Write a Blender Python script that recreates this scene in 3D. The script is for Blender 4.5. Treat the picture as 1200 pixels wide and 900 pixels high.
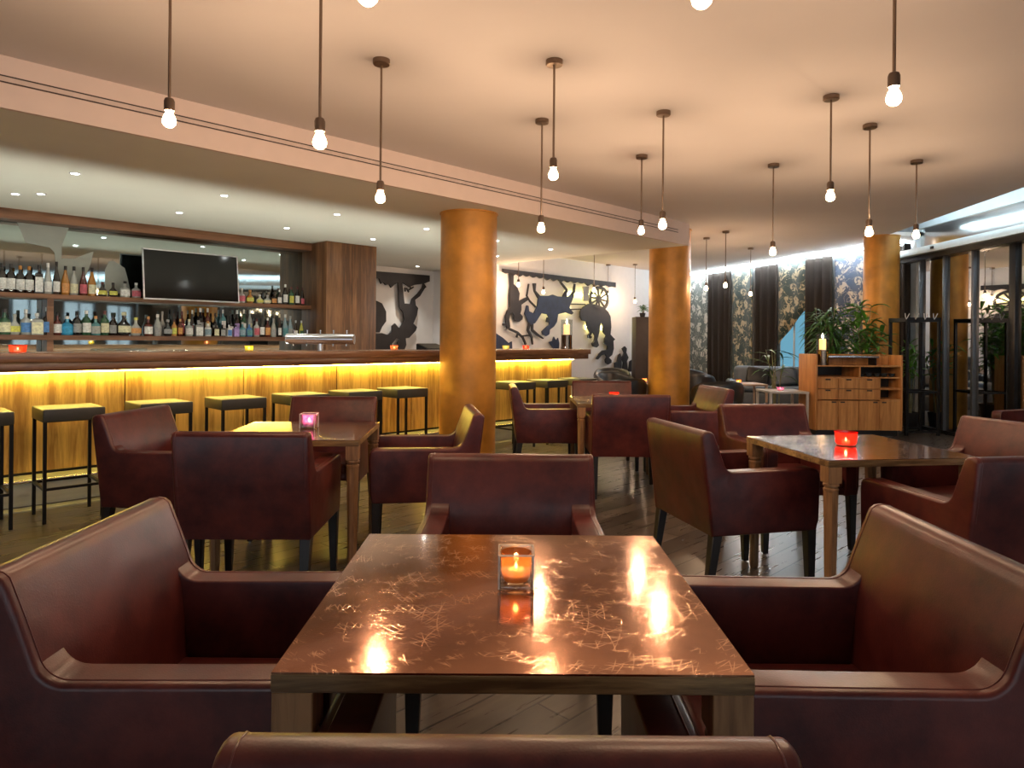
import bpy, bmesh, math, random
from mathutils import Vector, Matrix
random.seed(7)
PI = math.pi
SC = bpy.context.scene
for o in list(bpy.data.objects): bpy.data.objects.remove(o)
COL = SC.collection

# ------------------------------------------------------------------ camera, world, exposure
CAMH, ROLL, FPX, HOR = 1.30, math.radians(0.5), 800.0, 397.0
cam = bpy.data.cameras.new('camera'); camo = bpy.data.objects.new('camera', cam); COL.objects.link(camo)
cam.sensor_width = 36; cam.lens = 24; cam.shift_y = (HOR-450)/1200; cam.clip_start = .05
camo.matrix_world = Matrix.Translation((0,0,CAMH)) @ Matrix.Rotation(PI/2,4,'X') @ Matrix.Rotation(ROLL,4,'Z')
SC.camera = camo
SC.view_settings.view_transform = 'Standard'; SC.view_settings.look = 'None'
SC.view_settings.exposure = 0.7; SC.view_settings.gamma = 1.0; SC.view_settings.use_curve_mapping = False
W = bpy.data.worlds.new('world'); SC.world = W; W.use_nodes = True
W.node_tree.nodes['Background'].inputs[0].default_value = (.86,.93,1,1)
W.node_tree.nodes['Background'].inputs[1].default_value = 1.6
PENDANT_W, DOWN_W, BULB_E = 9.5, 9.0, 12.0
WARM = (1,.74,.52); COOL = (.88,.96,1)
LED_BAR, FILL_E, COVE_E, DOORCOVE_E = 46.0, 24.0, 14.0, 22.0

def ray(u, v):                        # direction through a pixel of the 1200x900 frame, for measuring the room
    a = (u-600)/FPX; b = (HOR-v)/FPX; c, s = math.cos(ROLL), math.sin(ROLL)
    return Vector((a*c-b*s, 1, a*s+b*c))
def PZ(u, v, z):
    d = ray(u, v); return Vector((0,0,CAMH)) + d*((z-CAMH)/d.z)
# bar frame: t runs along the bar, o away from the room
BO = Vector((-3.74,4.98,0)); BE = Vector((.70,.7141,0)); BN = Vector((-.7141,.70,0))
def B(t, o, z=0): return BO + BE*t + BN*o + Vector((0,0,z))
BROT = math.atan2(BE.y, BE.x)
def bt(u, o):
    k = (u-600)/FPX; a = BO + BN*o
    return (k*a.y - a.x)/(BE.x - k*BE.y)
def onplane(u, v, o):
    d = ray(u, v); c = Vector((0,0,CAMH)); s = (o - (c-BO).dot(BN))/d.dot(BN)
    p = c + d*s; return (p-BO).dot(BE), p.z

# ------------------------------------------------------------------ materials
MATS = {}
def new(name):
    m = bpy.data.materials.new(name); m.use_nodes = True; nt = m.node_tree; nt.nodes.clear()
    out = nt.nodes.new('ShaderNodeOutputMaterial'); return m, nt, out
def pr(name, col, rough=.5, metal=0, var=.12, scale=8, bump=0, bscale=60, spec=.5, trans=0, coat=0, rvar=0, emis=None, estr=0, stretch=(1,1,1)):
    if name in MATS: return MATS[name]
    m, nt, out = new(name); N = nt.nodes.new; L = nt.links.new
    p = N('ShaderNodeBsdfPrincipled'); L(p.outputs[0], out.inputs[0])
    p.inputs['Metallic'].default_value = metal; p.inputs['Roughness'].default_value = rough
    p.inputs['Specular IOR Level'].default_value = spec
    p.inputs['Transmission Weight'].default_value = trans; p.inputs['Coat Weight'].default_value = coat
    tc = N('ShaderNodeTexCoord'); mp = N('ShaderNodeMapping'); mp.inputs['Scale'].default_value = stretch
    L(tc.outputs['Object'], mp.inputs[0])
    n = N('ShaderNodeTexNoise'); n.inputs['Scale'].default_value = scale; n.inputs['Detail'].default_value = 4
    L(mp.outputs[0], n.inputs['Vector'])
    r = N('ShaderNodeValToRGB'); c = col
    r.color_ramp.elements[0].position = .3; r.color_ramp.elements[1].position = .7
    r.color_ramp.elements[0].color = (c[0]*(1-var), c[1]*(1-var), c[2]*(1-var), 1)
    r.color_ramp.elements[1].color = (min(1,c[0]*(1+var)), min(1,c[1]*(1+var)), min(1,c[2]*(1+var)), 1)
    L(n.outputs[0], r.inputs[0]); L(r.outputs[0], p.inputs['Base Color'])
    if rvar:
        mr = N('ShaderNodeMapRange'); mr.inputs[3].default_value = rough-rvar; mr.inputs[4].default_value = rough+rvar
        L(n.outputs[0], mr.inputs[0]); L(mr.outputs[0], p.inputs['Roughness'])
    if bump:
        n2 = N('ShaderNodeTexNoise'); n2.inputs['Scale'].default_value = bscale; n2.inputs['Detail'].default_value = 3
        L(mp.outputs[0], n2.inputs['Vector'])
        b = N('ShaderNodeBump'); b.inputs['Strength'].default_value = bump; b.inputs['Distance'].default_value = .01
        L(n2.outputs[0], b.inputs['Height']); L(b.outputs[0], p.inputs['Normal'])
    if emis:
        p.inputs['Emission Color'].default_value = (*emis,1); p.inputs['Emission Strength'].default_value = estr
    MATS[name] = m; return m
def emit(name, col, s):
    if name in MATS: return MATS[name]
    m, nt, out = new(name); e = nt.nodes.new('ShaderNodeEmission')
    e.inputs[0].default_value = (*col,1); e.inputs[1].default_value = s; nt.links.new(e.outputs[0], out.inputs[0])
    MATS[name] = m; return m
def clear(name, tint, refl=.08, extra=None, estr=0, rough=.02):       # thin glass: tinted see-through plus mirror-like sheen
    if name in MATS: return MATS[name]
    m, nt, out = new(name); N = nt.nodes.new; L = nt.links.new
    t = N('ShaderNodeBsdfTransparent'); t.inputs[0].default_value = (*tint,1)
    g = N('ShaderNodeBsdfGlossy'); g.inputs['Roughness'].default_value = rough
    f = N('ShaderNodeLayerWeight'); f.inputs[0].default_value = .5
    mr = N('ShaderNodeMapRange'); mr.inputs[3].default_value = refl; mr.inputs[4].default_value = min(1, refl+.6)
    pw = N('ShaderNodeMath'); pw.operation = 'POWER'; pw.inputs[1].default_value = 3
    L(f.outputs['Facing'], pw.inputs[0]); L(pw.outputs[0], mr.inputs[0])
    mx = N('ShaderNodeMixShader'); L(mr.outputs[0], mx.inputs[0]); L(t.outputs[0], mx.inputs[1]); L(g.outputs[0], mx.inputs[2])
    o = mx
    if extra:
        e = N('ShaderNodeEmission'); e.inputs[0].default_value = (*extra,1); e.inputs[1].default_value = estr
        a = N('ShaderNodeAddShader'); L(mx.outputs[0], a.inputs[0]); L(e.outputs[0], a.inputs[1]); o = a
    L(o.outputs[0], out.inputs[0]); MATS[name] = m; return m
def stained(name, tint):
    if name in MATS: return MATS[name]
    m, nt, out = new(name); N = nt.nodes.new; L = nt.links.new
    t = N('ShaderNodeBsdfTransparent'); t.inputs[0].default_value=(*[.25+.75*c for c in tint],1)
    q = N('ShaderNodeBsdfTranslucent'); q.inputs[0].default_value=(*tint,1)
    g = N('ShaderNodeBsdfGlossy'); g.inputs['Roughness'].default_value=.05
    a = N('ShaderNodeMixShader'); a.inputs[0].default_value=.6; L(t.outputs[0],a.inputs[1]); L(q.outputs[0],a.inputs[2])
    c = N('ShaderNodeMixShader'); c.inputs[0].default_value=.08; L(a.outputs[0],c.inputs[1]); L(g.outputs[0],c.inputs[2]); L(c.outputs[0],out.inputs[0])
    MATS[name]=m; return m
def woodmat(name, c1, c2, rough=.4, axis='Z', scale=1.0, bump=.05):
    m, nt, out = new(name); N = nt.nodes.new; L = nt.links.new
    p = N('ShaderNodeBsdfPrincipled'); L(p.outputs[0], out.inputs[0]); p.inputs['Roughness'].default_value = rough
    tc = N('ShaderNodeTexCoord'); mp = N('ShaderNodeMapping')
    mp.inputs['Scale'].default_value = {'Z':(9*scale,9*scale,.7*scale),'X':(.7*scale,9*scale,9*scale)}[axis]
    L(tc.outputs['Object'], mp.inputs[0])
    n = N('ShaderNodeTexNoise'); n.inputs['Scale'].default_value = 3; n.inputs['Detail'].default_value = 8; n.inputs['Roughness'].default_value = .65
    n.inputs['Distortion'].default_value = .4
    L(mp.outputs[0], n.inputs['Vector'])
    mp2 = N('ShaderNodeMapping'); mp2.inputs['Scale'].default_value = {'Z':(2.5,2.5,.01),'X':(.01,2.5,2.5)}[axis]; L(tc.outputs['Object'], mp2.inputs[0])
    n3 = N('ShaderNodeTexNoise'); n3.inputs['Scale'].default_value = 3; L(mp2.outputs[0], n3.inputs['Vector'])
    ad = N('ShaderNodeMath'); ad.operation='ADD'; L(n.outputs[0], ad.inputs[0]); L(n3.outputs[0], ad.inputs[1])
    r = N('ShaderNodeValToRGB'); r.color_ramp.elements[0].position = .72; r.color_ramp.elements[1].position = 1.2 if False else 1.0
    r.color_ramp.elements[0].color = (*c1,1); r.color_ramp.elements[1].color = (*c2,1)
    mu = N('ShaderNodeMath'); mu.operation='MULTIPLY'; mu.inputs[1].default_value = .86
    L(ad.outputs[0], mu.inputs[0]); L(mu.outputs[0], r.inputs[0]); L(r.outputs[0], p.inputs['Base Color'])
    b = N('ShaderNodeBump'); b.inputs['Strength'].default_value = bump; b.inputs['Distance'].default_value=.005
    L(n.outputs[0], b.inputs['Height']); L(b.outputs[0], p.inputs['Normal'])
    MATS[name] = m; return m
def leathermat():
    m, nt, out = new('oxblood_leather'); N = nt.nodes.new; L = nt.links.new
    p = N('ShaderNodeBsdfPrincipled'); L(p.outputs[0], out.inputs[0])
    tc = N('ShaderNodeTexCoord')
    n = N('ShaderNodeTexNoise'); n.inputs['Scale'].default_value = 4.5; n.inputs['Detail'].default_value = 9; n.inputs['Roughness'].default_value=.68; L(tc.outputs['Object'], n.inputs['Vector'])
    r = N('ShaderNodeValToRGB'); e = r.color_ramp.elements; e[0].position=.36; e[1].position=.68
    e[0].color=(.038,.0065,.0075,1); e[1].color=(.125,.024,.018,1); L(n.outputs[0], r.inputs[0]); L(r.outputs[0], p.inputs['Base Color'])
    mr = N('ShaderNodeMapRange'); mr.inputs[3].default_value=.24; mr.inputs[4].default_value=.42; L(n.outputs[0], mr.inputs[0]); L(mr.outputs[0], p.inputs['Roughness'])
    p.inputs['Specular IOR Level'].default_value = .42
    v = N('ShaderNodeTexVoronoi'); v.inputs['Scale'].default_value = 260; L(tc.outputs['Object'], v.inputs['Vector'])
    n2 = N('ShaderNodeTexNoise'); n2.inputs['Scale'].default_value = 4; n2.inputs['Detail'].default_value=2; L(tc.outputs['Object'], n2.inputs['Vector'])
    b = N('ShaderNodeBump'); b.inputs['Strength'].default_value=.07; b.inputs['Distance'].default_value=.002; L(v.outputs['Distance'], b.inputs['Height'])
    b2 = N('ShaderNodeBump'); b2.inputs['Strength'].default_value=.35; b2.inputs['Distance'].default_value=.02; L(n2.outputs[0], b2.inputs['Height']); L(b.outputs[0], b2.inputs['Normal'])
    L(b2.outputs[0], p.inputs['Normal']); return m
def coppermat():
    m, nt, out = new('scratched_copper'); N = nt.nodes.new; L = nt.links.new
    p = N('ShaderNodeBsdfPrincipled'); L(p.outputs[0], out.inputs[0]); p.inputs['Metallic'].default_value = .85
    tc = N('ShaderNodeTexCoord')
    n = N('ShaderNodeTexNoise'); n.inputs['Scale'].default_value = 6; n.inputs['Detail'].default_value=7; L(tc.outputs['Object'], n.inputs['Vector'])
    r = N('ShaderNodeValToRGB'); e=r.color_ramp.elements; e[0].position=.3; e[1].position=.75
    e[0].color=(.20,.072,.030,1); e[1].color=(.38,.16,.072,1); L(n.outputs[0], r.inputs[0])
    # swirling scratches: several families of thin distorted rings
    prev=None
    for i,(sc,off) in enumerate([(9,(.18,-.22,0)),(11,(-.21,.16,0)),(10,(.02,.3,0)),(12,(-.13,-.17,0)),(10.5,(.28,.12,0)),(13,(-.3,-.3,0))]):
        mp = N('ShaderNodeMapping'); mp.inputs['Location'].default_value=off; L(tc.outputs['Object'], mp.inputs[0])
        w = N('ShaderNodeTexWave'); w.wave_type='RINGS'; w.rings_direction='Z'; w.inputs['Scale'].default_value=sc
        w.inputs['Distortion'].default_value=4; w.inputs['Detail'].default_value=1; w.inputs['Detail Scale'].default_value=.25
        L(mp.outputs[0], w.inputs['Vector'])
        th = N('ShaderNodeMapRange'); th.inputs[1].default_value=.985; th.inputs[2].default_value=1; L(w.outputs[1], th.inputs[0])
        if prev is None: prev=th
        else:
            a=N('ShaderNodeMath'); a.operation='MAXIMUM'; L(prev.outputs[0],a.inputs[0]); L(th.outputs[0],a.inputs[1]); prev=a
    msk = N('ShaderNodeTexNoise'); msk.inputs['Scale'].default_value=22; L(tc.outputs['Object'], msk.inputs['Vector'])
    mk2 = N('ShaderNodeMapRange'); mk2.inputs[1].default_value=.50; mk2.inputs[2].default_value=.60; L(msk.outputs[0], mk2.inputs[0])
    mm = N('ShaderNodeMath'); mm.operation='MULTIPLY'; L(prev.outputs[0],mm.inputs[0]); L(mk2.outputs[0],mm.inputs[1])
    mx = N('ShaderNodeMix'); mx.data_type='RGBA'; mx.inputs[7].default_value=(.75,.42,.25,1); L(mm.outputs[0], mx.inputs[0]); L(r.outputs[0], mx.inputs[6])
    L(mx.outputs[2], p.inputs['Base Color'])
    mr = N('ShaderNodeMapRange'); mr.inputs[3].default_value=.09; mr.inputs[4].default_value=.16; L(n.outputs[0], mr.inputs[0]); L(mr.outputs[0], p.inputs['Roughness'])
    p.inputs['Coat Weight'].default_value=.3; p.inputs['Coat Roughness'].default_value=.04
    b = N('ShaderNodeBump'); b.inputs['Strength'].default_value=.15; b.inputs['Distance'].default_value=.0005; L(mm.outputs[0], b.inputs['Height'])
    n4 = N('ShaderNodeTexNoise'); n4.inputs['Scale'].default_value=180; n4.inputs['Detail'].default_value=4; L(tc.outputs['Object'], n4.inputs['Vector'])
    b2 = N('ShaderNodeBump'); b2.inputs['Strength'].default_value=.04; b2.inputs['Distance'].default_value=.002; L(n4.outputs[0], b2.inputs['Height']); L(b.outputs[0], b2.inputs['Normal'])
    L(b2.outputs[0], p.inputs['Normal']); return m
def floormat():
    m, nt, out = new('grey_brown_planks'); N = nt.nodes.new; L = nt.links.new
    p = N('ShaderNodeBsdfPrincipled'); L(p.outputs[0], out.inputs[0])
    tc = N('ShaderNodeTexCoord'); mp = N('ShaderNodeMapping'); mp.inputs['Rotation'].default_value=(0,0,-PI/4)
    L(tc.outputs['Object'], mp.inputs[0])
    br = N('ShaderNodeTexBrick'); br.inputs['Scale'].default_value=1; br.inputs['Brick Width'].default_value=1.1; br.inputs['Row Height'].default_value=.15
    br.inputs['Mortar Size'].default_value=.0055; br.inputs['Mortar Smooth'].default_value=.3; br.offset=.37
    br.inputs['Color1'].default_value=(.050,.040,.033,1); br.inputs['Color2'].default_value=(.125,.102,.084,1); br.inputs['Mortar'].default_value=(.008,.006,.005,1)
    L(mp.outputs[0], br.inputs['Vector'])
    mp2 = N('ShaderNodeMapping'); mp2.inputs['Scale'].default_value=(1.3,14,1); L(mp.outputs[0], mp2.inputs[0])
    n = N('ShaderNodeTexNoise'); n.inputs['Scale'].default_value=2.5; n.inputs['Detail'].default_value=8; n.inputs['Distortion'].default_value=.15; L(mp2.outputs[0], n.inputs['Vector'])
    r = N('ShaderNodeValToRGB'); r.color_ramp.elements[0].position=.3; r.color_ramp.elements[0].color=(.72,.72,.72,1); r.color_ramp.elements[1].position=.75; r.color_ramp.elements[1].color=(1.15,1.15,1.15,1)
    L(n.outputs[0], r.inputs[0])
    mx = N('ShaderNodeMix'); mx.data_type='RGBA'; mx.blend_type='MULTIPLY'; mx.inputs[0].default_value=1; L(br.outputs[0], mx.inputs[6]); L(r.outputs[0], mx.inputs[7])
    L(mx.outputs[2], p.inputs['Base Color'])
    mr = N('ShaderNodeMapRange'); mr.inputs[3].default_value=.24; mr.inputs[4].default_value=.33; L(n.outputs[0], mr.inputs[0]); L(mr.outputs[0], p.inputs['Roughness'])
    b = N('ShaderNodeBump'); b.inputs['Strength'].default_value=.5; b.inputs['Distance'].default_value=.002
    sb = N('ShaderNodeMath'); sb.operation='MULTIPLY_ADD'; sb.inputs[1].default_value=.0; L(n.outputs[0], sb.inputs[0]); ng=N('ShaderNodeMath'); ng.operation='MULTIPLY'; ng.inputs[1].default_value=-1; L(br.outputs[1],ng.inputs[0]); L(ng.outputs[0], sb.inputs[2]); L(sb.outputs[0], b.inputs['Height'])
    L(b.outputs[0], p.inputs['Normal']); return m
def floralmat(name, bg, c1, sheen):
    m, nt, out = new(name); N = nt.nodes.new; L = nt.links.new
    p = N('ShaderNodeBsdfPrincipled'); L(p.outputs[0], out.inputs[0]); p.inputs['Roughness'].default_value=.55
    tc = N('ShaderNodeTexCoord')
    nd = N('ShaderNodeTexNoise'); nd.inputs['Scale'].default_value=6; nd.inputs['Detail'].default_value=3; L(tc.outputs['Object'], nd.inputs['Vector'])
    sc = N('ShaderNodeVectorMath'); sc.operation='MULTIPLY_ADD'; sc.inputs[1].default_value=(.22,.22,.22); L(nd.outputs['Color'], sc.inputs[0]); L(tc.outputs['Object'], sc.inputs[2])
    sx = N('ShaderNodeSeparateXYZ'); L(sc.outputs[0], sx.inputs[0]); cx_ = N('ShaderNodeCombineXYZ'); L(sx.outputs[1], cx_.inputs[0]); L(sx.outputs[2], cx_.inputs[1])
    v = N('ShaderNodeTexVoronoi'); v.voronoi_dimensions='2D'; v.inputs['Scale'].default_value=4.6; L(cx_.outputs[0], v.inputs['Vector'])
    r1 = N('ShaderNodeMapRange'); r1.inputs[1].default_value=.35; r1.inputs[2].default_value=.31; L(v.outputs['Distance'], r1.inputs[0])
    v2 = N('ShaderNodeTexVoronoi'); v2.voronoi_dimensions='2D'; v2.inputs['Scale'].default_value=15; L(cx_.outputs[0], v2.inputs['Vector'])
    r2 = N('ShaderNodeMapRange'); r2.inputs[1].default_value=.62; r2.inputs[2].default_value=.50; L(v2.outputs['Distance'], r2.inputs[0])
    w = N('ShaderNodeTexNoise'); w.inputs['Scale'].default_value=4.5; w.inputs['Detail'].default_value=2; w.inputs['Distortion'].default_value=1.2; L(tc.outputs['Object'], w.inputs['Vector'])
    ab = N('ShaderNodeMath'); ab.operation='SUBTRACT'; ab.inputs[1].default_value=.5; L(w.outputs[0], ab.inputs[0])
    ab2 = N('ShaderNodeMath'); ab2.operation='ABSOLUTE'; L(ab.outputs[0], ab2.inputs[0])
    vine = N('ShaderNodeMapRange'); vine.inputs[1].default_value=.012; vine.inputs[2].default_value=.006; L(ab2.outputs[0], vine.inputs[0])
    mu = N('ShaderNodeMath'); mu.operation='MULTIPLY'; L(r1.outputs[0], mu.inputs[0]); L(r2.outputs[0], mu.inputs[1])
    ma = N('ShaderNodeMath'); ma.operation='MAXIMUM'; L(mu.outputs[0], ma.inputs[0]); L(vine.outputs[0], ma.inputs[1])
    mx = N('ShaderNodeMix'); mx.data_type='RGBA'; mx.inputs[6].default_value=(*bg,1); mx.inputs[7].default_value=(*c1,1); L(ma.outputs[0], mx.inputs[0])
    L(mx.outputs[2], p.inputs['Base Color']); p.inputs['Sheen Weight'].default_value=sheen
    MATS[name]=m; return m

LEATHER = leathermat(); COPPER = coppermat(); FLOOR = floormat()
PLASTER = pr('ceiling_plaster', (.68,.62,.59), .85, var=.03, scale=1.2, bump=.03, bscale=30)
SOFFITM = pr('soffit_plaster', (.82,.79,.70), .8, var=.03, scale=1.2)
WALLW = pr('white_wall', (.78,.76,.76), .8, var=.02)
DARKW = pr('dark_wall', (.10,.085,.075), .7)
TAUPE = pr('taupe_wall', (.45,.38,.33), .8, var=.05)
PILLARM = pr('orange_stucco', (.58,.26,.04), .42, var=.32, scale=3.0, bump=.15, bscale=14, metal=.15, rvar=.1)
BARWOOD = woodmat('veneer_bar_front', (.36,.19,.045), (.72,.46,.13), .38, 'Z', 1.3)
COUNTER = woodmat('walnut_counter', (.12,.055,.028), (.30,.15,.08), .25, 'X', 1.0)
WALNUT = woodmat('walnut_cabinet', (.10,.042,.018), (.24,.11,.045), .4, 'Z', 1.0)
SHELFW = woodmat('walnut_shelf', (.12,.05,.025), (.26,.12,.06), .45, 'X', 1.0)
OAK = woodmat('oak_sideboard', (.42,.17,.045), (.66,.32,.105), .45, 'Z', 1.2)
TABLEW = woodmat('stained_table_wood', (.12,.065,.025), (.42,.26,.11), .35, 'X', 1.6, .3)
LEGW = woodmat('stained_leg_wood', (.15,.072,.03), (.34,.18,.08), .38, 'Z', 1.6, .2)
BLACKWOOD = pr('black_wood', (.012,.010,.010), .35, var=.2)
BLACKMET = pr('black_metal', (.015,.015,.017), .35, metal=.5)
PIPING = pr('leather_piping', (.10,.025,.022), .3)
STOOLL = pr('dark_stool_leather', (.04,.038,.03), .42, var=.2, bump=.05)
LOUNGEL = pr('black_lounge_leather', (.014,.016,.020), .33, var=.2)
GREYL = pr('slate_sofa_leather', (.10,.13,.17), .38, var=.15)
CHROME = pr('brushed_steel', (.62,.62,.64), .22, metal=1, var=.04)
BRONZE = pr('bronze_metal', (.22,.16,.12), .3, metal=1, var=.1)
STEELK = pr('kick_steel', (.52,.53,.45), .35, metal=.25, var=.1, stretch=(.3,3,3))
ALU = pr('door_aluminium', (.13,.14,.155), .35, metal=.6, var=.04)
HEADM = pr('pale_header_metal', (.55,.62,.66), .4, metal=.3, var=.04)
STONE = pr('pale_stone', (.42,.42,.34), .4, var=.15)
SILBLACK = pr('silhouette_black', (.02,.017,.02), .6, var=.2)
SILBLUE = pr('silhouette_blue', (.02,.03,.075), .55, var=.3)
CURT = pr('brown_velvet', (.022,.015,.011), .8, var=.3, scale=3, stretch=(8,8,.2))
FLOR_A = floralmat('floral_pale', (.10,.13,.12), (.62,.62,.56), .3)
FLOR_B = floralmat('floral_green', (.018,.045,.042), (.50,.42,.27), .3)
FLOR_C = floralmat('floral_blue', (.035,.075,.16), (.66,.62,.55), .3)
SCREEN = pr('tv_screen', (.004,.004,.005), .12, var=.0)
MIRROR = pr('tinted_mirror', (.42,.50,.50), .03, metal=1, var=.02)
ETCH = pr('etched_glass', (.34,.38,.35), .5, metal=.3, var=.05)
SLOT = pr('dark_slot', (.06,.04,.035), .7)
LEAF1 = pr('palm_leaf', (.05,.16,.03), .4, var=.5, scale=6)
LEAF2 = pr('bright_leaf', (.10,.30,.04), .4, var=.4, scale=6)
POTM = pr('dark_pot', (.02,.02,.022), .4)
STEM = pr('cane_stem', (.20,.20,.10), .5, var=.3)
WAX = pr('candle_wax', (.9,.78,.55), .5, emis=(1,.5,.15), estr=1.2)
FLAME = emit('flame', (1,.62,.22), 40)
BULBG = clear('bulb_glass', (1,.9,.8), .05, (1,.72,.42), BULB_E)
DOORGLASS = clear('door_glass', (.16,.18,.19), .60)
TRANSOM = clear('transom_glass', (.30,.42,.45), .75, rough=.16)
WINGLASS = clear('window_glass', (.92,.95,.96), .05)
CLEARG = clear('clear_glass', (.82,.86,.86), .12)

# ------------------------------------------------------------------ mesh helpers
class MB:
    def __init__(s): s.bm = bmesh.new()
    def merge(s, b2, M=None):
        if M is not None: b2.transform(M)
        me = bpy.data.meshes.new('t'); b2.to_mesh(me); b2.free(); s.bm.from_mesh(me); bpy.data.meshes.remove(me); return s
    def box(s, x0, x1, y0, y1, z0, z1, bev=0, seg=2, M=None):
        b = bmesh.new(); bmesh.ops.create_cube(b, size=1)
        bmesh.ops.transform(b, matrix=Matrix.Translation(((x0+x1)/2,(y0+y1)/2,(z0+z1)/2)) @ Matrix.Diagonal((abs(x1-x0),abs(y1-y0),abs(z1-z0),1)), verts=b.verts)
        if bev: bmesh.ops.bevel(b, geom=b.edges[:], offset=bev, segments=seg, affect='EDGES', profile=.5)
        return s.merge(b, M)
    def prism(s, pts, h0, h1, axis='X', bev=0, seg=2, M=None, side=None):
        # pts are 2D; axis X: (y,z) pairs extruded along x; axis Y: (x,z) along y; axis Z: (x,y) along z
        b = bmesh.new()
        def mk(p, h):
            return {'X':(h,p[0],p[1]),'Y':(p[0],h,p[1]),'Z':(p[0],p[1],h)}[axis]
        a = [b.verts.new(mk(p,h0)) for p in pts]; c = [b.verts.new(mk(p,h1)) for p in pts]
        fa = b.faces.new(a); fc = b.faces.new(c[::-1])
        n = len(pts)
        for i in range(n): b.faces.new((a[i],c[i],c[(i+1)%n],a[(i+1)%n]))
        bmesh.ops.recalc_face_normals(b, faces=b.faces)
        if bev:
            ed = [e for f in b.faces if len(f.verts)==n and n>4 for e in f.edges] or b.edges[:]
            if side is not None: ed=[e for e in ed if abs(e.verts[0].co.x-side)<1e-6 and abs(e.verts[1].co.x-side)<1e-6]
            bmesh.ops.bevel(b, geom=list(set(ed)), offset=bev, segments=seg, affect='EDGES', profile=.5, clamp_overlap=True)
        bmesh.ops.triangulate(b, faces=[f for f in b.faces if len(f.verts)>4])
        return s.merge(b, M)
    def lathe(s, prof, seg=20, M=None, cap=True, squash=None):
        b = bmesh.new(); rings=[]
        for r,z in prof:
            if squash: ring=[]; 
            ring=[b.verts.new((max(r,1e-4)*math.cos(2*PI*i/seg+(PI/4 if seg==4 else 0)), max(r,1e-4)*math.sin(2*PI*i/seg+(PI/4 if seg==4 else 0)), z)) for i in range(seg)]
            rings.append(ring)
        for a,c in zip(rings, rings[1:]):
            for i in range(seg): b.faces.new((a[i],a[(i+1)%seg],c[(i+1)%seg],c[i]))
        if cap:
            b.faces.new(rings[0][::-1]); b.faces.new(rings[-1])
        bmesh.ops.recalc_face_normals(b, faces=b.faces)
        return s.merge(b, M)
    def tube(s, path, r, seg=8, closed=False):
        b = bmesh.new(); P=[Vector(p) for p in path]; n=len(P); rings=[]
        up=None
        for i,p in enumerate(P):
            d=(P[min(i+1,n-1)]-P[max(i-1,0)])
            if closed: d=P[(i+1)%n]-P[(i-1)%n]
            d.normalize()
            if up is None: up = Vector((0,0,1)) if abs(d.z)<.9 else Vector((1,0,0))
            sx=d.cross(up); sx.normalize(); sy=sx.cross(d); up=sy
            rr = r[i] if isinstance(r,(list,tuple)) else r
            rings.append([b.verts.new(p+sx*rr*math.cos(2*PI*k/seg)+sy*rr*math.sin(2*PI*k/seg)) for k in range(seg)])
        prs=list(zip(rings,rings[1:]))+([(rings[-1],rings[0])] if closed else [])
        for a,c in prs:
            for k in range(seg): b.faces.new((a[k],a[(k+1)%seg],c[(k+1)%seg],c[k]))
        if not closed: b.faces.new(rings[0][::-1]); b.faces.new(rings[-1])
        bmesh.ops.recalc_face_normals(b, faces=b.faces)
        return s.merge(b)
    def quadgrid(s, rows):
        b=bmesh.new(); R=[[b.verts.new(p) for p in row] for row in rows]
        for a,c in zip(R,R[1:]):
            for i in range(len(a)-1): b.faces.new((a[i],a[i+1],c[i+1],c[i]))
        return s.merge(b)
    def build(s, name, mat, parent=None, loc=None, rot=None, smooth=True, ang=35):
        me = bpy.data.meshes.new(name); s.bm.to_mesh(me); s.bm.free(); me.materials.append(mat)
        if smooth:
            for p in me.polygons: p.use_smooth = True
            me.set_sharp_from_angle(angle=math.radians(ang))
        o = bpy.data.objects.new(name, me); COL.objects.link(o)
        if parent: o.parent = parent
        if loc is not None: o.location = loc
        if rot is not None: o.rotation_euler = (0,0,rot) if not isinstance(rot,(tuple,list)) else rot
        return o
def tag(o, label, cat, group=None, kind=None):
    o['label']=label; o['category']=cat
    if group: o['group']=group
    if kind: o['kind']=kind
    return o
def thing(name, label, cat, loc=(0,0,0), rot=0, group=None):
    o = bpy.data.objects.new(name, None); o.empty_display_size=.1; COL.objects.link(o)
    o.location=loc; o.rotation_euler=(0,0,rot); return tag(o,label,cat,group)
def struct(o): o['kind']='structure'; return o
def dup(o, parent=None):
    c=o.copy(); COL.objects.link(c)
    if parent: c.parent=parent
    for ch in list(o.children): dup(ch, c)
    return c
def inst(proto, used, label, loc, rot=0, group=None):
    r = proto if not used else dup(proto)
    used.append(1); r.location=loc; r.rotation_euler=(0,0,rot); r['label']=label
    if group: r['group']=group
    return r
def light(name, kind, loc, power, col, **kw):
    l=bpy.data.lights.new(name,kind); l.energy=power; l.color=col
    for k,v in kw.items(): setattr(l,k,v)
    o=bpy.data.objects.new(name,l); COL.objects.link(o); o.location=loc; return o
R3 = lambda a: Matrix.Rotation(a,4,'Z')

# ------------------------------------------------------------------ the room
ZC, ZS = 2.92, 2.62
struct(MB().box(-12,12,-5,20,-.12,0).build('floor', FLOOR, smooth=False))
BEAM_O = -1.235
def poly_slab(name, pts, z0, z1, mat):
    return struct(MB().prism([(p[0],p[1]) for p in pts], z0, z1, 'Z').build(name, mat, smooth=False))
T0, TEND = -5.2, 9.4
beamA, beamB = B(T0,BEAM_O), B(TEND,BEAM_O)
soff_t_end = 9.03+ .0
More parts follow.
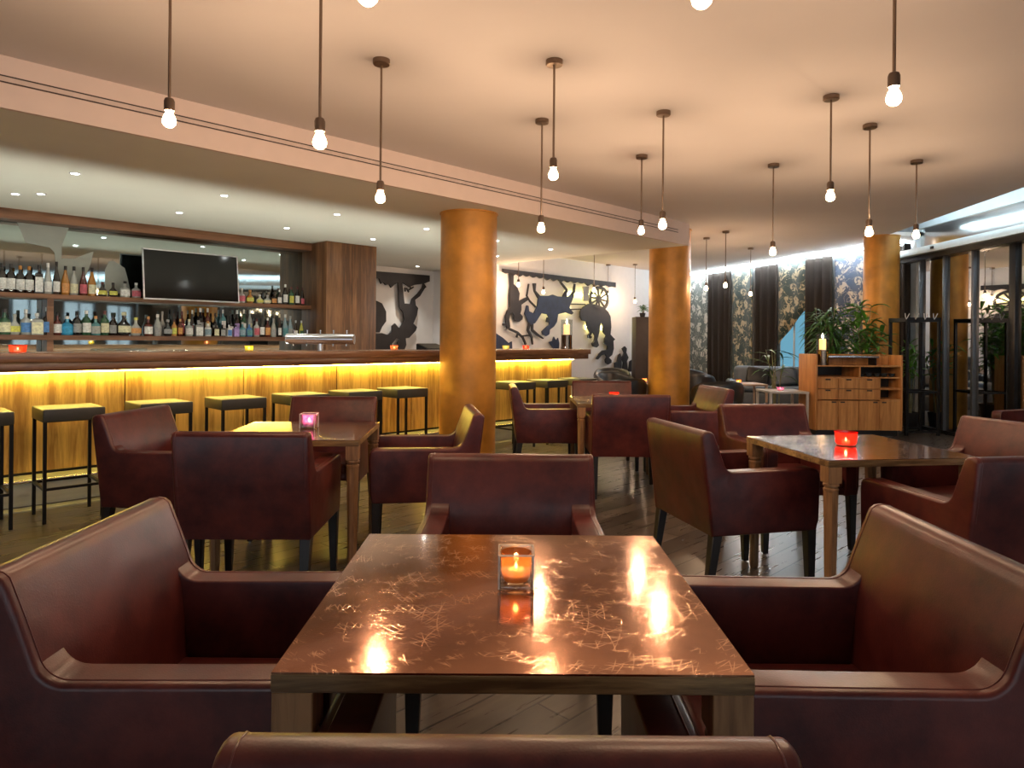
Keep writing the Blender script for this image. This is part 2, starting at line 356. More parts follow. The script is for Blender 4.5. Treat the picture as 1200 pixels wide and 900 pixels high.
# door plane (right glazed wall) runs through DP with direction DD
DP = Vector((6.2,9.7,0)); DD = Vector((0,1,0)); DNR = Vector((-1,0,0))  # normal into the room
def DW(s, n, z=0): return DP + DD*s + DNR*n + Vector((0,0,z))
doors_s0, doors_s1 = -13.2, 1.2
CUR = [Vector((4.15,17.6,0)), Vector((4.40,16.9,0)), Vector((5.24,14.2,0)), Vector((6.05,11.7,0)), Vector((6.30,10.9,0)), DW(1.05,-.02)]
# lower soffit above the bar
SE = 7.55   # t where the soffit stops
pts=[B(T0,BEAM_O), B(SE,BEAM_O), B(SE,2.75), B(SE,5.2), B(3.6,5.2), B(3.6,3.2), B(T0,3.2)]
poly_slab('ceiling_soffit', pts, ZS, ZC+.02, SOFFITM)['kind']='structure'
# pinkish beam face along the edge of the soffit
bmf=MB().box(T0,SE+.0,BEAM_O-.03,BEAM_O,ZS-.004,ZC+.01)
struct(bmf.build('trim_1', pr('beam_paint',(.72,.58,.51),.7,var=.02), loc=BO, rot=BROT, smooth=False))
# linear air slot in the beam face
t_=thing('linear_air_vent','long double-line air slot running along the beam face above the bar','vent',B(0,BEAM_O-.03,2.783),BROT)
MB().box(-3.5,7.25,-.004,.0,-.022,.022).build('slot_plate', pr('vent_plate',(.62,.50,.44),.6), t_, smooth=False)
for z in (-.018,.018): MB().box(-3.5,7.25,-.006,-.003,z-.004,z+.004).build('slot', SLOT, t_, smooth=False)
# main ceiling, stopping short of the glazed wall so that the cove shows
cedge=[Vector((5.53-.113*(9.25+4),-4,0)), Vector((5.66,10.4,0))]
pts=[Vector((-8,-4,0)), cedge[0], cedge[1], Vector((6.75,10.4,0)), Vector((6.6,12,0)), Vector((5.4,15.0,0)), Vector((4.9,17.6,0)), Vector((4.9,19,0)), Vector((-8,19,0))]
poly_slab('ceiling', pts, ZC, ZC+.06, PLASTER)
poly_slab('ceiling_cove', [Vector((3,-4,0)),Vector((8,-4,0)),Vector((8,19,0)),Vector((3,19,0))], 3.26, 3.32, WALLW)
# walls
def wall(name, a, b, z0, z1, th, mat):
    d=(b-a); L_=d.length; return struct(MB().box(0,L_,0,th,z0,z1).build(name, mat, loc=a, rot=math.atan2(d.y,d.x), smooth=False))
wall('wall_back_bar', B(T0,2.90), B(4.76,2.90), 0, ZS+.05, .12, DARKW)
wall('wall_recess', B(4.2,4.40), B(7.62,4.40), 0, ZC+.05, .12, WALLW)
wall('wall_return', B(7.60,2.72), B(7.60,4.5), 0, ZC+.05, -.12, WALLW)['kind']='structure'
wall('wall_recess_side', B(4.76,2.9), B(4.76,4.5), 0, ZC, .12, WALLW)
wall('wall_mural', B(7.60,2.70), B(15.6,2.70), 0, ZC+.05, .12, WALLW)
wall('wall_left', Vector((-7.0,-3.6,0)), Vector((-7.0,6.4,0)), 0, ZC, .12, TAUPE)
# rear wall with windows (behind the viewer)
yb=-3.6
segs=[(-7.1,-5.4),(-3.4,-2.6),(-.6,.2),(2.2,3.0),(4.4,5.0)]
wb=MB()
for a,b_ in segs: wb.box(a,b_,yb-.15,yb,0,ZC)
wb.box(-7.1,5.0,yb-.15,yb,0,.5); wb.box(-7.1,5.0,yb-.15,yb,2.6,ZC)
struct(wb.build('wall_rear', TAUPE, smooth=False))
for i,(a,b_) in enumerate([(-5.4,-3.4),(-2.6,-.6),(.2,2.2),(3.0,4.4)]):
    w=thing('window_%d'%(i+1),'','window'); del w['label']; del w['category']; w['kind']='structure'
    MB().box(a,b_,yb-.09,yb-.08,.5,2.6).build('pane', WINGLASS, w, smooth=False)
    f=MB()
    for x in (a,(a+b_)/2-.025,b_-.05): f.box(x,x+.05,yb-.11,yb-.05,.5,2.6)
    for z in (.5,2.55): f.box(a,b_,yb-.11,yb-.05,z,z+.05)
    f.build('window_frame', ALU, w, smooth=False)
# far wall behind the curtains
cw=MB()
off=Vector((.35,.12,0))
for a,b_ in zip(CUR,CUR[1:]):
    d=b_-a; cw.box(0,d.length+.1,.12,.2,0,3.26,M=Matrix.Translation(a)@Matrix.Rotation(math.atan2(d.y,d.x),4,'Z'))
struct(cw.build('wall_far_right', pr('window_wall',(.62,.68,.72),.7), smooth=False))
wall('wall_far', Vector((2.0,18.2,0)), Vector((5.2,17.5,0)), 0, ZC, .12, WALLW)
# dark walls added beyond the glass doors to shut out the bright world
vb=MB(); vb.box(doors_s0,1.6,-1.9,-1.8,0,3.3); vb.box(1.5,1.6,-1.9,-.1,0,3.3); vb.box(doors_s0,doors_s0+.1,-1.9,-.1,0,3.3)
# orient: local x along DD, local y = -(room normal) -> use explicit matrix
DM = Matrix(((DD.x,DNR.x,0,DP.x),(DD.y,DNR.y,0,DP.y),(0,0,1,0),(0,0,0,1)))
o=vb.build('wall_added_blackout', pr('blackout_dark',(.05,.06,.07),.6), smooth=False); o.matrix_world=DM; struct(o)

# glazed entrance: header, posts, panes, transom
ent=thing('glass_entrance_doors','wide run of dark-framed sliding glass doors under a pale metal header, reflecting the room','glass doors')
ent.matrix_world=DM
MB().box(doors_s0,1.12,-.02,.22,2.60,2.70,.004).build('header', HEADM, ent)
MB().box(doors_s0,1.0,-.03,.12,2.53,2.60).build('door_track', BLACKMET, ent, smooth=False)
MB().box(doors_s0,1.0,-.04,.06,0,.05).build('threshold', BLACKMET, ent, smooth=False)
# posts given by where they stand along the wall
def s_of(u):
    k=(u-600)/FPX; return (DP.x-k*DP.y)/(k*DD.y-DD.x)
posts=[1081,1109,1143,1190]
ps=[s_of(u) for u in posts]; 
while ps[-1]>-12: ps.append(ps[-1]-1.15)
for i,s in enumerate(ps):
    w=.045 if i!=3 else .11
    MB().box(s-w/2,s+w/2,-.03,.05,.05,2.53,.004).build('post', ALU if i!=3 else BLACKMET, ent)
for a,b_ in zip(ps,ps[1:]):
    MB().box(b_+.03,a-.03,.0,.008,.05,2.53).build('glass_pane', DOORGLASS, ent, smooth=False)
MB().box(-.02,.05,.23,.245,2.63,2.67,.003).build('motion_sensor', BLACKMET, ent)
# transom over the header
tr=thing('transom_window','cool lit glass transom band above the entrance doors','window'); tr.matrix_world=DM
MB().box(doors_s0,.75,-.02,-.012,2.70,3.02).build('pane', TRANSOM, tr, smooth=False)
MB().box(.70,.78,-.04,.05,2.70,3.26,.004).build('jamb', HEADM, tr)
MB().box(doors_s0,.75,-.03,.04,3.02,3.26).build('top_band', HEADM, tr, smooth=False)
# cove light above the entrance, lying on the back of the ceiling edge
cv=thing('entrance_cove_light','cool white cove light strip glowing along the ceiling edge above the glass doors','light',(cedge[0].x+.10,-4,0),math.atan2(cedge[1].y-cedge[0].y,cedge[1].x-cedge[0].x))
MB().box(.3,14.2,-.03,.03,2.985,3.0).build('strip_housing', ALU, cv, smooth=False)
MB().box(.3,14.2,-.03,.03,3.0,3.02).build('light_strip', emit('cove_cool',(.72,.93,1),DOORCOVE_E), cv, smooth=False)
struct(MB().box(0,14.5,-.02,.0,ZC,ZC+.09).build('trim_2', WALLW, loc=cedge[0], rot=math.atan2(cedge[1].y-cedge[0].y,cedge[1].x-cedge[0].x), smooth=False))
# light strip on the curtain rail
cl=thing('curtain_rail_light','cool white light strip glowing along the rail above the tall curtains','light')
clp=MB(); hs=MB()
offs=[p+Vector((-.13,-.05,0)) for p in CUR[:-1]]
for a,b_ in zip(offs,offs[1:]):
    d=b_-a; M_=Matrix.Translation(a)@Matrix.Rotation(math.atan2(d.y,d.x),4,'Z')
    clp.box(0,d.length,-.012,.012,2.872,2.892,M=M_)
    hs.box(0,d.length,-.014,.030,2.855,2.871,M=M_)
hs.build('strip_housing', ALU, cl, smooth=False); clp.build('light_strip', emit('cove_cool2',(.80,.93,1),COVE_E*7), cl, smooth=False)

# pillars
def pillar(x,y,r,h,label):
    t=tag(MB().lathe([(r+.008,0),(r+.008,.06),(r,.065),(r,h-.015),(r+.012,h-.012),(r+.012,h)],48).build('pillar',PILLARM,loc=(x,y,0)),label,'pillar')
    return t
pillar(-.467,7.25,.298,ZS,'stout round orange stucco pillar in front of the bar')
pillar(2.32,10.08,.30,ZC,'round orange stucco pillar at the end of the beam, middle of the room')
pillar(5.67,10.5,.25,ZC,'round orange pillar behind the sideboard plants by the curtains')

# ------------------------------------------------------------------ armchairs
CW=.632
def side_prof():
    p=[(.285,.345),(.300,.40),(.306,.60),(.302,.635),(.288,.652),(.262,.658),(.10,.656),(-.175,.654)]
    for k in range(1,8):
        a=k/7*PI/2*.80; p.append((-.178-.062*math.sin(a), .654+.062*(1-math.cos(a))))
    p+=[(-.262,.765),(-.287,.828),(-.294,.845),(-.307,.855),(-.325,.858),(-.343,.855),(-.355,.846),(-.360,.832),(-.330,.60),(-.300,.345)]
    return p
SP=side_prof()
def make_chair():
    r=thing('armchair','x','armchair',group='oxblood leather armchairs around the tables')
    for sgn in (-1,1):
        m=MB()
        a,b_=sorted((sgn*(CW/2-.022),sgn*CW/2)); m.prism(SP,a,b_,'X',.012,4,side=sgn*CW/2)
        arm=[(y-.002,z) for y,z in SP[:14]]+[(-.27,.60),(-.27,.347)]
        a,b_=sorted((sgn*(CW/2-.090),sgn*(CW/2-.022))); m.prism(arm,a,b_,'X',.016,4,side=sgn*(CW/2-.090))
        ar=m.build('armrest',LEATHER,r)
        path=[(sgn*(CW/2-.0215),y,z) for y,z in SP[1:-1]]
        MB().tube(path,.0017,6).build('piping',PIPING,ar)
    m=MB()
    bk=[(-.20,.36),(-.205,.47),(-.222,.64)]+[(y,z) for y,z in SP[14:-2]]+[(-.329,.60),(-.299,.347)]
    m.prism(bk,-(CW/2-.022),CW/2-.022,'X',0); m.build('backrest',LEATHER,r)
    m=MB(); m.box(-(CW/2-.09),CW/2-.09,-.24,.288,.395,.462,.022,3); m.build('seat_cushion',LEATHER,r)
    m=MB(); m.box(-(CW/2-.075),CW/2-.075,-.28,.280,.35,.40,.006); m.build('seat_rail',LEATHER,r)
    for sx in (-1,1):
        for sy,y0,y1 in ((1,.262,.268),(-1,-.268,-.315)):
            b=bmesh.new(); tp,bo=.026,.016
            X0=sx*.285; X1=sx*.287
            vt=[b.verts.new((X0+dx*tp,y0+dy*tp,.352)) for dx,dy in ((-1,-1),(1,-1),(1,1),(-1,1))]
            vb_=[b.verts.new((X1+dx*bo,y1+dy*bo,.006)) for dx,dy in ((-1,-1),(1,-1),(1,1),(-1,1))]
            b.faces.new(vt); b.faces.new(vb_[::-1])
            for i in range(4): b.faces.new((vb_[i],vb_[(i+1)%4],vt[(i+1)%4],vt[i]))
            bmesh.ops.recalc_face_normals(b,faces=b.faces); bmesh.ops.bevel(b,geom=b.edges[:],offset=.003,segments=1,affect='EDGES')
            l=MB().merge(b).build('leg',BLACKWOOD,r)
            MB().lathe([(.010,0),(.010,.007)],10,M=Matrix.Translation((X1,y1,0))).build('glide',CHROME,l)
    return r
# position by centre, facing angle = direction the sitter looks (deg, 0 = +x, 90 = +y)
chair=make_chair(); used=[]
def put(x,y,face,label): return inst(chair,used,label,(x,y,0),math.radians(face-90))
put(.0,2.305,-90,'oxblood leather armchair facing the viewer across the front table')
put(-.642,1.572,0,'large oxblood armchair on the left of the front table, seat empty')
put(.690,1.565,180,'large oxblood armchair on the right of the front table')
put(.0,1.075,90,'oxblood armchair nearest the viewer, only its back edge in view')
put(-1.257,3.50,91,'armchair seen from behind at the left table, left of centre')
put(-1.94,4.06,-6,'armchair at the left end of the left table, nearest the first bar stools')
put(-.56,4.26,189,'armchair on the right side of the left table, in front of the orange pillar')
put(-1.32,4.79,-89,'armchair behind the left table, facing the viewer past the purple candle')
put(1.195,3.685,14,'armchair on the left side of the right table, its side turned to the viewer')
put(1.80,4.47,-82,'armchair behind the right table, facing the viewer in front of the sideboard')
put(2.54,3.78,196,'armchair behind the right end of the right table, partly cut by the frame edge')
put(2.028,3.01,100,'armchair turned away at the front of the right table, behind the big right chair')
put(.97,5.85,90,'armchair seen squarely from behind at the middle far table')
put(.34,6.56,2,'armchair at the left side of the middle far table, beside the stools')
put(1.63,6.47,189,'armchair on the right side of the middle far table, gold-lit back')
put(.958,7.00,-91,'armchair on the bar side of the middle far table, facing the viewer')
put(4.98,6.35,205,'lone armchair at the far right edge near the glass doors')

# ------------------------------------------------------------------ tables
def make_table():
    r=thing('square_table','x','table',group='square copper-topped tables')
    h=.398
    m=MB().box(-h,h,-h,h,.716,.747,.002,1); m.build('tabletop',TABLEW,r)
    MB().box(-h+.001,h-.001,-h+.001,h-.001,.7465,.7500).build('copper_sheet',COPPER,r,smooth=False)
    for sx in (-1,1):
        for sy in (-1,1):
            c=Matrix.Translation((sx*(h-.035),sy*(h-.035),0))
            m=MB().box(-.034,.034,-.034,.034,.640,.717,.002,1,M=c)
            m.lathe([(.030,.642),(.036,.634),(.036,.626),(.029,.622),(.029,.616),(.034,.612),(.034,.603),(.031,.600)],20,M=c)
            m.lathe([(.0335,.602),(.033,.59),(.024,.05),(.023,.012),(.019,.0)],8,M=c@Matrix.Rotation(PI/8,4,'Z'))
            m.build('leg',LEGW,r)
    return r
tb=make_table(); tu=[]
T1=inst(tb,tu,'copper-topped square table in the foreground with an amber candle',(0.005,1.518,0),math.radians(.3))
inst(tb,tu,'copper-topped square table on the left with a purple candle',(-1.235,4.03,0),math.radians(3))
inst(tb,tu,'copper-topped square table on the right with a red candle bowl',(1.81,3.61,0),math.radians(8))
inst(tb,tu,'square table in the middle distance between the two orange pillars',(.965,6.24,0),math.radians(0))

# ------------------------------------------------------------------ candles
def tealight(r, z, s=1.0, power=.5, col=(1,.5,.18)):
    MB().lathe([(.019*s,z),(.019*s,z+.014*s),(.016*s,z+.013*s)],16).build('tealight',WAX,r)
    MB().lathe([(.0005,z+.014*s),(.0035*s,z+.018*s),(.003*s,z+.023*s),(.0004,z+.030*s)],8).build('flame',FLAME,r)
    l=light('candle_glow','POINT',(0,0,z+.03*s),power,col,shadow_soft_size=.006); l.parent=r
def cube_candle(loc,s,tint,ecol,label,estr=.35,rot=0,power=.5):
    r=thing('candle_holder',label,'candle',loc,rot,'small glass candle holders')
    h=.039*s
    # outer glass block: four walls and base, with a rounded coloured cup inside
    g=clear('cube_glass',(.90,.90,.88),.10)
    m=MB().box(-h,h,-h,h,0,.010*s,.004*s,2)
    for sx,sy,ex,ey in ((-1,0,.005,h),(1,0,.005,h),(0,-1,h,.005),(0,1,h,.005)):
        m.box(sx*(h-.003*s)-(.003*s if sx else h), sx*(h-.003*s)+(.003*s if sx else h), sy*(h-.003*s)-(.003*s if sy else h), sy*(h-.003*s)+(.003*s if sy else h), .006*s,.078*s,.0022*s,2)
    m.build('glass_cube',g,r)
    cg=stained('cup_%d_%d_%d'%tuple(int(c*100) for c in tint),tint)
    MB().lathe([(.026*s,.012*s),(.031*s,.020*s),(.034*s,.074*s)],20,cap=False).build('coloured_cup',cg,r)
    # solid bright rims and corner feet
    rim=MB()
    for z in (.077*s,):
        rim.tube([(-h,-h,z),(h,-h,z),(h,h,z),(-h,h,z)],.0022*s,6,closed=True)
    for sx in (-1,1):
        for sy in (-1,1): rim.tube([(sx*h*.97,sy*h*.97,.003),(sx*h*.97,sy*h*.97,.077*s)],.0022*s,6)
    rim.build('rim',pr('rim_glass',(.85,.84,.80),.08,trans=.5,var=0),r)
    tealight(r,.022*s,s,power); return r
def bowl_candle(loc,r0,h,tint,ecol,label,estr=.8,power=.4,name='candle_holder'):
    r=thing(name,label,'candle',loc,0,'small glass candle holders')
    cg=stained('bowl_%d_%d_%d'%tuple(int(c*100) for c in tint),tint)
    prof=[(r0*.80,.004),(r0*.9,h*.2),(r0*.94,h*.25),(r0*.93,h*.5),(r0*.98,h*.56),(r0*.97,h*.85),(r0,h)]
    MB().lathe(prof,24,cap=False).build('coloured_bowl',cg,r)
    MB().lathe([(r0*.86,0),(r0*.9,.004),(r0*.84,.010),(.001,.011)],24).build('glass_base',clear('base_glass',(.85,.7,.65),.2),r)
    MB().tube([(r0*math.cos(a*PI/12),r0*math.sin(a*PI/12),h) for a in range(24)],.0025,6,closed=True).build('rim',cg,r)
    tealight(r,.012,min(1,h/.05),power,(1,.35,.15)); return r
cube_candle((.0135,1.527,.75),1.0,(.42,.15,.04),(1,.32,.05),'square clear glass holder with an amber cup and lit tealight on the front table',.10,power=.22)
cube_candle((-1.22,4.12,.75),1.15,(.45,.09,.62),(.75,.16,.70),'small purple glass cube candle on the left table',.9)
bowl_candle((1.775,3.62,.75),.056,.072,(.75,.03,.02),(1,.05,.02),'round red glass bowl candle on the right table',.55)
bowl_candle((.95,6.32,.75),.045,.062,(.75,.04,.02),(1,.07,.04),'red candle on the middle far table behind an armchair',1.2)

# ------------------------------------------------------------------ bar counter
bar=thing('bar_counter','long wooden bar with walnut top and glowing yellow veneer front','bar',BO,BROT)
TL, TR_ = -2.6, 6.93
MB().box(TL,TR_,-.05,.62,1.089,1.159,.005).build('worktop',COUNTER,bar)
MB().box(TL,TR_-.02,-.02,.60,1.020,1.089,.003).build('worktop_apron',COUNTER,bar)
edges=[]
for u in (147,286,395,483): edges.append(bt(u,.2))
e0=edges[0]; step=(edges[3]-edges[0])/3
es=[e0-3*step,e0-2*step,e0-step]+edges+[edges[3]+step,bt(619,.2),6.80]
es=sorted(es)
for a,b_ in zip(es,es[1:]):
    if b_-a>.2: MB().box(a+.005,b_-.005,.20,.225,.235,1.02,.002,1).build('front_panel',BARWOOD,bar)
MB().box(es[0],6.79,.226,.60,.0,1.02).build('carcass',BLACKWOOD,bar,smooth=False)
MB().box(TL,6.80,.0,.226,.015,.205,.006).build('foot_step',STEELK,bar)
MB().box(TL,6.80,-.004,.20,.206,.216,.003).build('step_plate',STEELK,bar)
MB().tube([B(0,0)-BO for _ in ()] or [(TL,-.035,.205),(6.80,-.035,.205)],.014,12).build('foot_rail',CHROME,bar)
MB().box(es[0],6.78,.150,.165,1.004,1.018).build('light_strip',emit('bar_led',(1,.78,.14),LED_BAR),bar,smooth=False)
MB().box(TL,6.7,.606,.616,1.085,1.095).build('bracket_strip',ALU,bar,smooth=False)
MB().box(TL,6.85,-.13,-.0,.0,.012).build('floor_trim',STONE,bar,smooth=False)
# unseen light strip added behind the bar, pointing up to brighten the soffit
wl=thing('bar_fill_light','cool fill light strip added unseen on the staff side of the bar','light',BO,BROT)
MB().box(-2.2,6.4,.66,.72,.98,1.0).build('housing',ALU,wl,smooth=False)
MB().box(-2.2,6.4,.665,.715,1.0,1.004).build('light_strip',emit('fill_led',(.96,1,.86),FILL_E),wl,smooth=False)
MB().box(-2.2,6.4,.60,.665,.985,.995).build('bracket',ALU,wl,smooth=False)

# stools
def make_stool():
    r=thing('bar_stool','x','bar stool',group='square dark bar stools along the bar')
    MB().box(-.19,.19,-.19,.19,.695,.785,.010,3).build('seat',STOOLL,r)
    for sx in (-1,1):
        for sy in (-1,1):
            MB().box(sx*.175-.011,sx*.175+.011,sy*.175-.011,sy*.175+.011,0,.70,.001,1).build('leg',BLACKMET,r)
    m=MB()
    for s in (-1,1):
        m.box(-.175,.175,s*.175-.009,s*.175+.009,.225,.243); m.box(s*.175-.009,s*.175+.009,-.175,.175,.225,.243)
    m.build('footrest',BLACKMET,r,smooth=False)
    return r
st=make_stool(); su=[]
stl=['cut off at the left edge of the picture','first full one from the left','half hidden behind the left armchair','third full one from the left','fourth full one from the left','behind the armchair at the left table','just left of the orange pillar','first one right of the orange pillar','second one right of the orange pillar','last one at the far end of the bar']
for tt,lb in zip([-.54,0,.61,1.22,1.82,2.4,2.96,4.61,5.21,5.82],stl):
    inst(st,su,'dark square bar stool, '+lb,B(tt+.345,-.42),BROT+random.uniform(-.02,.02))

# beer tower
kt=bt(379,.30)
bt_=thing('beer_tap_tower','chrome horizontal beer tap cylinder on a short stem on the bar','beer tap',B(kt,.36,1.134),0)
MB().lathe([(.055,0),(.055,.012),(.03,.018),(.028,.10)],24).build('stem',CHROME,bt_)
MB().lathe([(.05,-.36),(.056,-.355),(.056,.355),(.05,.36)],28,M=Matrix.Translation((.0,0,.145))@Matrix.Rotation(PI/2,4,'Y')).build('cylinder',CHROME,bt_)
for i in range(5):
    x=-.28+i*.14
    tp=MB().lathe([(.006,0),(.006,.03),(.011,.033),(.011,.042)],10,M=Matrix.Translation((x,0,.198))).build('tap_knob',CHROME,bt_)
    MB().lathe([(.007,-.022),(.007,.0)],10,M=Matrix.Translation((x,-.02,.093))).build('spout',CHROME,tp)

# candles and lanterns on the bar
for u,o,col,ec,lb,r0,h in [(21,.10,(.8,.12,.05),(1,.16,.06),'orange-red glass candle on the bar at the far left',.058,.060),
                     (292,.20,(.6,.7,.1),(.75,.8,.12),'yellow-green glass candle on the bar left of the beer taps',.04,.05),
                     (462,.22,(.6,.25,.1),(1,.35,.10),'copper-toned candle on the bar left of the orange pillar',.045,.055),
                     (593,.22,(.6,.65,.2),(.9,.9,.3),'pale yellow candle on the bar just right of the orange pillar',.045,.05),
                     (616.5,.22,(.8,.1,.05),(1,.15,.05),'small red candle on the bar, second right of the orange pillar',.045,.05)]:
    bowl_candle(B(bt(u,o),o,1.159),r0,h,col,ec,lb,.9,.15)
def lantern(loc,label,s=1.0):
    r=thing('hurricane_lantern',label,'lantern',loc,0,'tall glass candle lanterns')
    MB().lathe([(.085*s,0),(.085*s,.02*s),(.08*s,.025*s),(.08*s,.20*s),(.085*s,.205*s)],24).build('metal_base',pr('dark_chrome',(.20,.14,.10),.12,metal=1),r)
    MB().lathe([(.083*s,.205*s),(.083*s,.43*s)],24,cap=False).build('glass_cylinder',CLEARG,r)
    MB().lathe([(.045*s,.21*s),(.045*s,.36*s),(.03*s,.362*s)],20).build('pillar_candle',WAX,r)
    MB().lathe([(.001,.362*s),(.012*s,.385*s),(.009*s,.41*s),(.001,.44*s)],8).build('flame',FLAME,r)
    l=light('candle_glow','POINT',(0,0,.40*s),2.0,(1,.6,.3),shadow_soft_size=.02); l.parent=r
lantern(B(bt(664,.3),.3,1.159),'glass hurricane lantern with lit candle near the end of the bar')
# tablets / till on the bar
tl=thing('till_terminal','dark sloping till screen on the bar beside the orange pillar','till',B(bt(507,.45),.45,1.159),BROT)
MB().prism([(-.12,0),(.12,0),(.12,.07),(-.10,.01)],-.16,.16,'X').build('housing',BLACKMET,tl,smooth=False)
MB().prism([(-.095,.0135),(.115,.0705),(.115,.0735),(-.095,.0165)],-.15,.15,'X').build('screen',SCREEN,tl,smooth=False)

# ------------------------------------------------------------------ back bar
bb=thing('back_bar_shelving','walnut back bar with two bottle shelves and top fascia','shelving',BO,BROT)
SL, SR = -2.0, 3.95
MB().box(SL,SR,2.60,2.86,2.515,2.62,.003).build('fascia',SHELFW,bb)
zu0,zu1,zl0,zl1=1.692,1.742,1.243,1.297
MB().box(SL,SR,2.60,2.86,zu0,zu1,.003).build('upper_shelf',SHELFW,bb)
MB().box(SL,SR,2.60,2.86,zl0,zl1,.003).build('lower_shelf',SHELFW,bb)
MB().box(bt(53,2.7),bt(53,2.7)+.06,2.62,2.86,1.0,zu0).build('upright',SHELFW,bb,smooth=False)
MB().box(SL,SR,2.05,2.86,.94,1.0,.003).build('back_worktop',STEELK,bb)
MB().box(SL,SR,2.10,2.86,.0,.94).build('base_cabinet',WALNUT,bb,smooth=False)
mi=thing('bar_mirror','tinted mirror behind the bottle shelves with etched frosted shapes','mirror',BO,BROT)
MB().box(SL,SR,2.872,2.885,1.0,2.515).build('mirror_glass',MIRROR,mi,smooth=False)
def sil(parent,name,pts,fx,o,th,mat):
    P=[onplane(*fx(x,y),o) for x,y in pts]
    return MB().prism(P,o-th,o,'Y').build(name,mat,parent,smooth=False)
c4=lambda x,y:(x/5,230+y/5)
sil(mi,'etched_shape',[(90,128),(150,270),(215,285),(290,300),(320,330),(330,480),(340,560),(450,560),(500,470),(530,400),(548,322),(500,340),(440,365),(362,366),(362,290),(400,190),(420,160)],c4,2.871,.002,ETCH)
sil(mi,'etched_shape',[(615,570),(615,430),(640,380),(665,378),(700,400),(730,420),(745,470),(765,560),(765,570)],c4,2.871,.002,ETCH)
cb=thing('tall_walnut_cabinet','tall walnut cabinet column at the right end of the bottle shelves','cabinet',BO,BROT)
MB().box(3.95,4.76,2.20,2.88,0,ZS-.003,.004).build('carcass',WALNUT,cb)
MB().box(4.352,4.356,2.197,2.201,.05,2.6).build('door_gap',BLACKWOOD,cb,smooth=False)
# TV
p0=PZ(166,281,2.25)
tA=bt(167,2.42); tB=bt(279,2.42)
tv=thing('wall_tv','flat black television with thin silver frame tilted above the bottle shelf','television',B((tA+tB)/2,2.44,2.02),BROT)
tv.rotation_euler=(math.radians(-7),0,BROT)
hw=(tB-tA)/2; hh=.30
MB().box(-hw+.012,hw-.012,-.012,.035,-hh+.012,hh-.012,.003).build('back_shell',BLACKMET,tv)
f=MB()
for z in (-hh,hh-.014): f.box(-hw,hw,-.02,.01,z,z+.014,.002)
for x in (-hw,hw-.014): f.box(x,x+.014,-.02,.01,-hh,hh,.002)
f.build('frame',pr('silver_frame',(.65,.66,.70),.3,metal=.8),tv)
MB().box(-hw+.013,hw-.013,-.016,-.011,-hh+.013,hh-.013).build('screen',SCREEN,tv,smooth=False)
MB().box(-.1,.1,.03,.42,-.08,.08).build('wall_bracket',BLACKMET,tv,smooth=False)

# bottles
def bottle(u,o,zb,kind,h,w,gc,lc,cc,label,grp):
    t=bt(u,o)
    r=thing('bottle',label,'bottle',B(t,o,zb),BROT+random.uniform(-.15,.15),grp)
    sq = kind in('square',)
    rad=w/2
    if kind=='wine': prof=[(rad*.9,0),(rad,.008),(rad,h*.60),(rad*.75,h*.68),(rad*.36,h*.76),(rad*.33,h*.93)]; lab=(h*.12,h*.50)
    elif kind=='slim': prof=[(rad*.9,0),(rad,.01),(rad,h*.45),(rad*.7,h*.62),(rad*.38,h*.78),(rad*.34,h*.93)]; lab=(h*.08,h*.40)
    elif kind=='square': prof=[(rad*.95,0),(rad,.01),(rad,h*.62),(rad*.85,h*.70),(rad*.35,h*.76),(rad*.32,h*.9)]; lab=(h*.06,h*.58)
    elif kind=='round': prof=[(rad*.7,0),(rad*.95,.02),(rad,h*.3),(rad*.85,h*.48),(rad*.4,h*.62),(rad*.3,h*.70),(rad*.3,h*.9)]; lab=(h*.14,h*.42)
    else: prof=[(rad*.9,0),(rad,.01),(rad,h*.50),(rad*.9,h*.58),(rad*.34,h*.68),(rad*.3,h*.9)]; lab=(h*.10,h*.48)
    seg=4 if sq else 14
    k=math.sqrt(2) if sq else 1
    prof=[(a*k if z<h*.72 and sq else a,z) for a,z in prof]
    gm=pr('bottle_%d_%d_%d'%tuple(int(c*200) for c in gc),gc,.08,var=.15,spec=.8,coat=.6,scale=30)
    MB().lathe(prof,seg,M=Matrix.Scale(.75,4,(0,1,0)) if kind=='round' else None).build('glass_body',gm,r)
    lm=pr('label_%d_%d_%d'%tuple(int(c*100) for c in lc),lc,.6,var=.25,scale=45)
    e=.0015
    if sq: MB().box(-rad*.88,rad*.88,-rad-e,-rad+.002,lab[0],lab[1]).build('label',lm,r,smooth=False)
    else:
        rr=rad+e
        rows=[[(rr*math.sin(a),-rr*math.cos(a)*(.75 if kind=='round' else 1),z) for a in [(-1.1+2.2*i/8) for i in range(9)]] for z in lab]
        MB().quadgrid(rows).build('label',lm,r)
    hr=prof[-1][0]
    MB().lathe([(hr*1.15,h*.86),(hr*1.15,h),(hr*1.0,h+.002)],10).build('cap',pr('cap_%d_%d_%d'%tuple(int(c*100) for c in cc),cc,.35,var=.05),r)
ORD=['first','second','third','fourth','fifth','sixth','seventh','eighth','ninth','tenth','eleventh','twelfth','thirteenth','fourteenth','fifteenth','sixteenth','seventeenth','eighteenth','nineteenth','twentieth','twenty-first','twenty-second','twenty-third','twenty-fourth','twenty-fifth','twenty-sixth','twenty-seventh','twenty-eighth','twenty-ninth','thirtieth','thirty-first','thirty-second','thirty-third','thirty-fourth','thirty-fifth','thirty-sixth','thirty-seventh','thirty-eighth']
DK=(.02,.012,.010); CL=(.40,.42,.40); GR=(.03,.10,.05); RD=(.10,.015,.01); AM=(.42,.18,.03); BL=(.03,.30,.55); BLK=(.01,.01,.012); TE=(.10,.28,.30); PB=(.25,.36,.42)
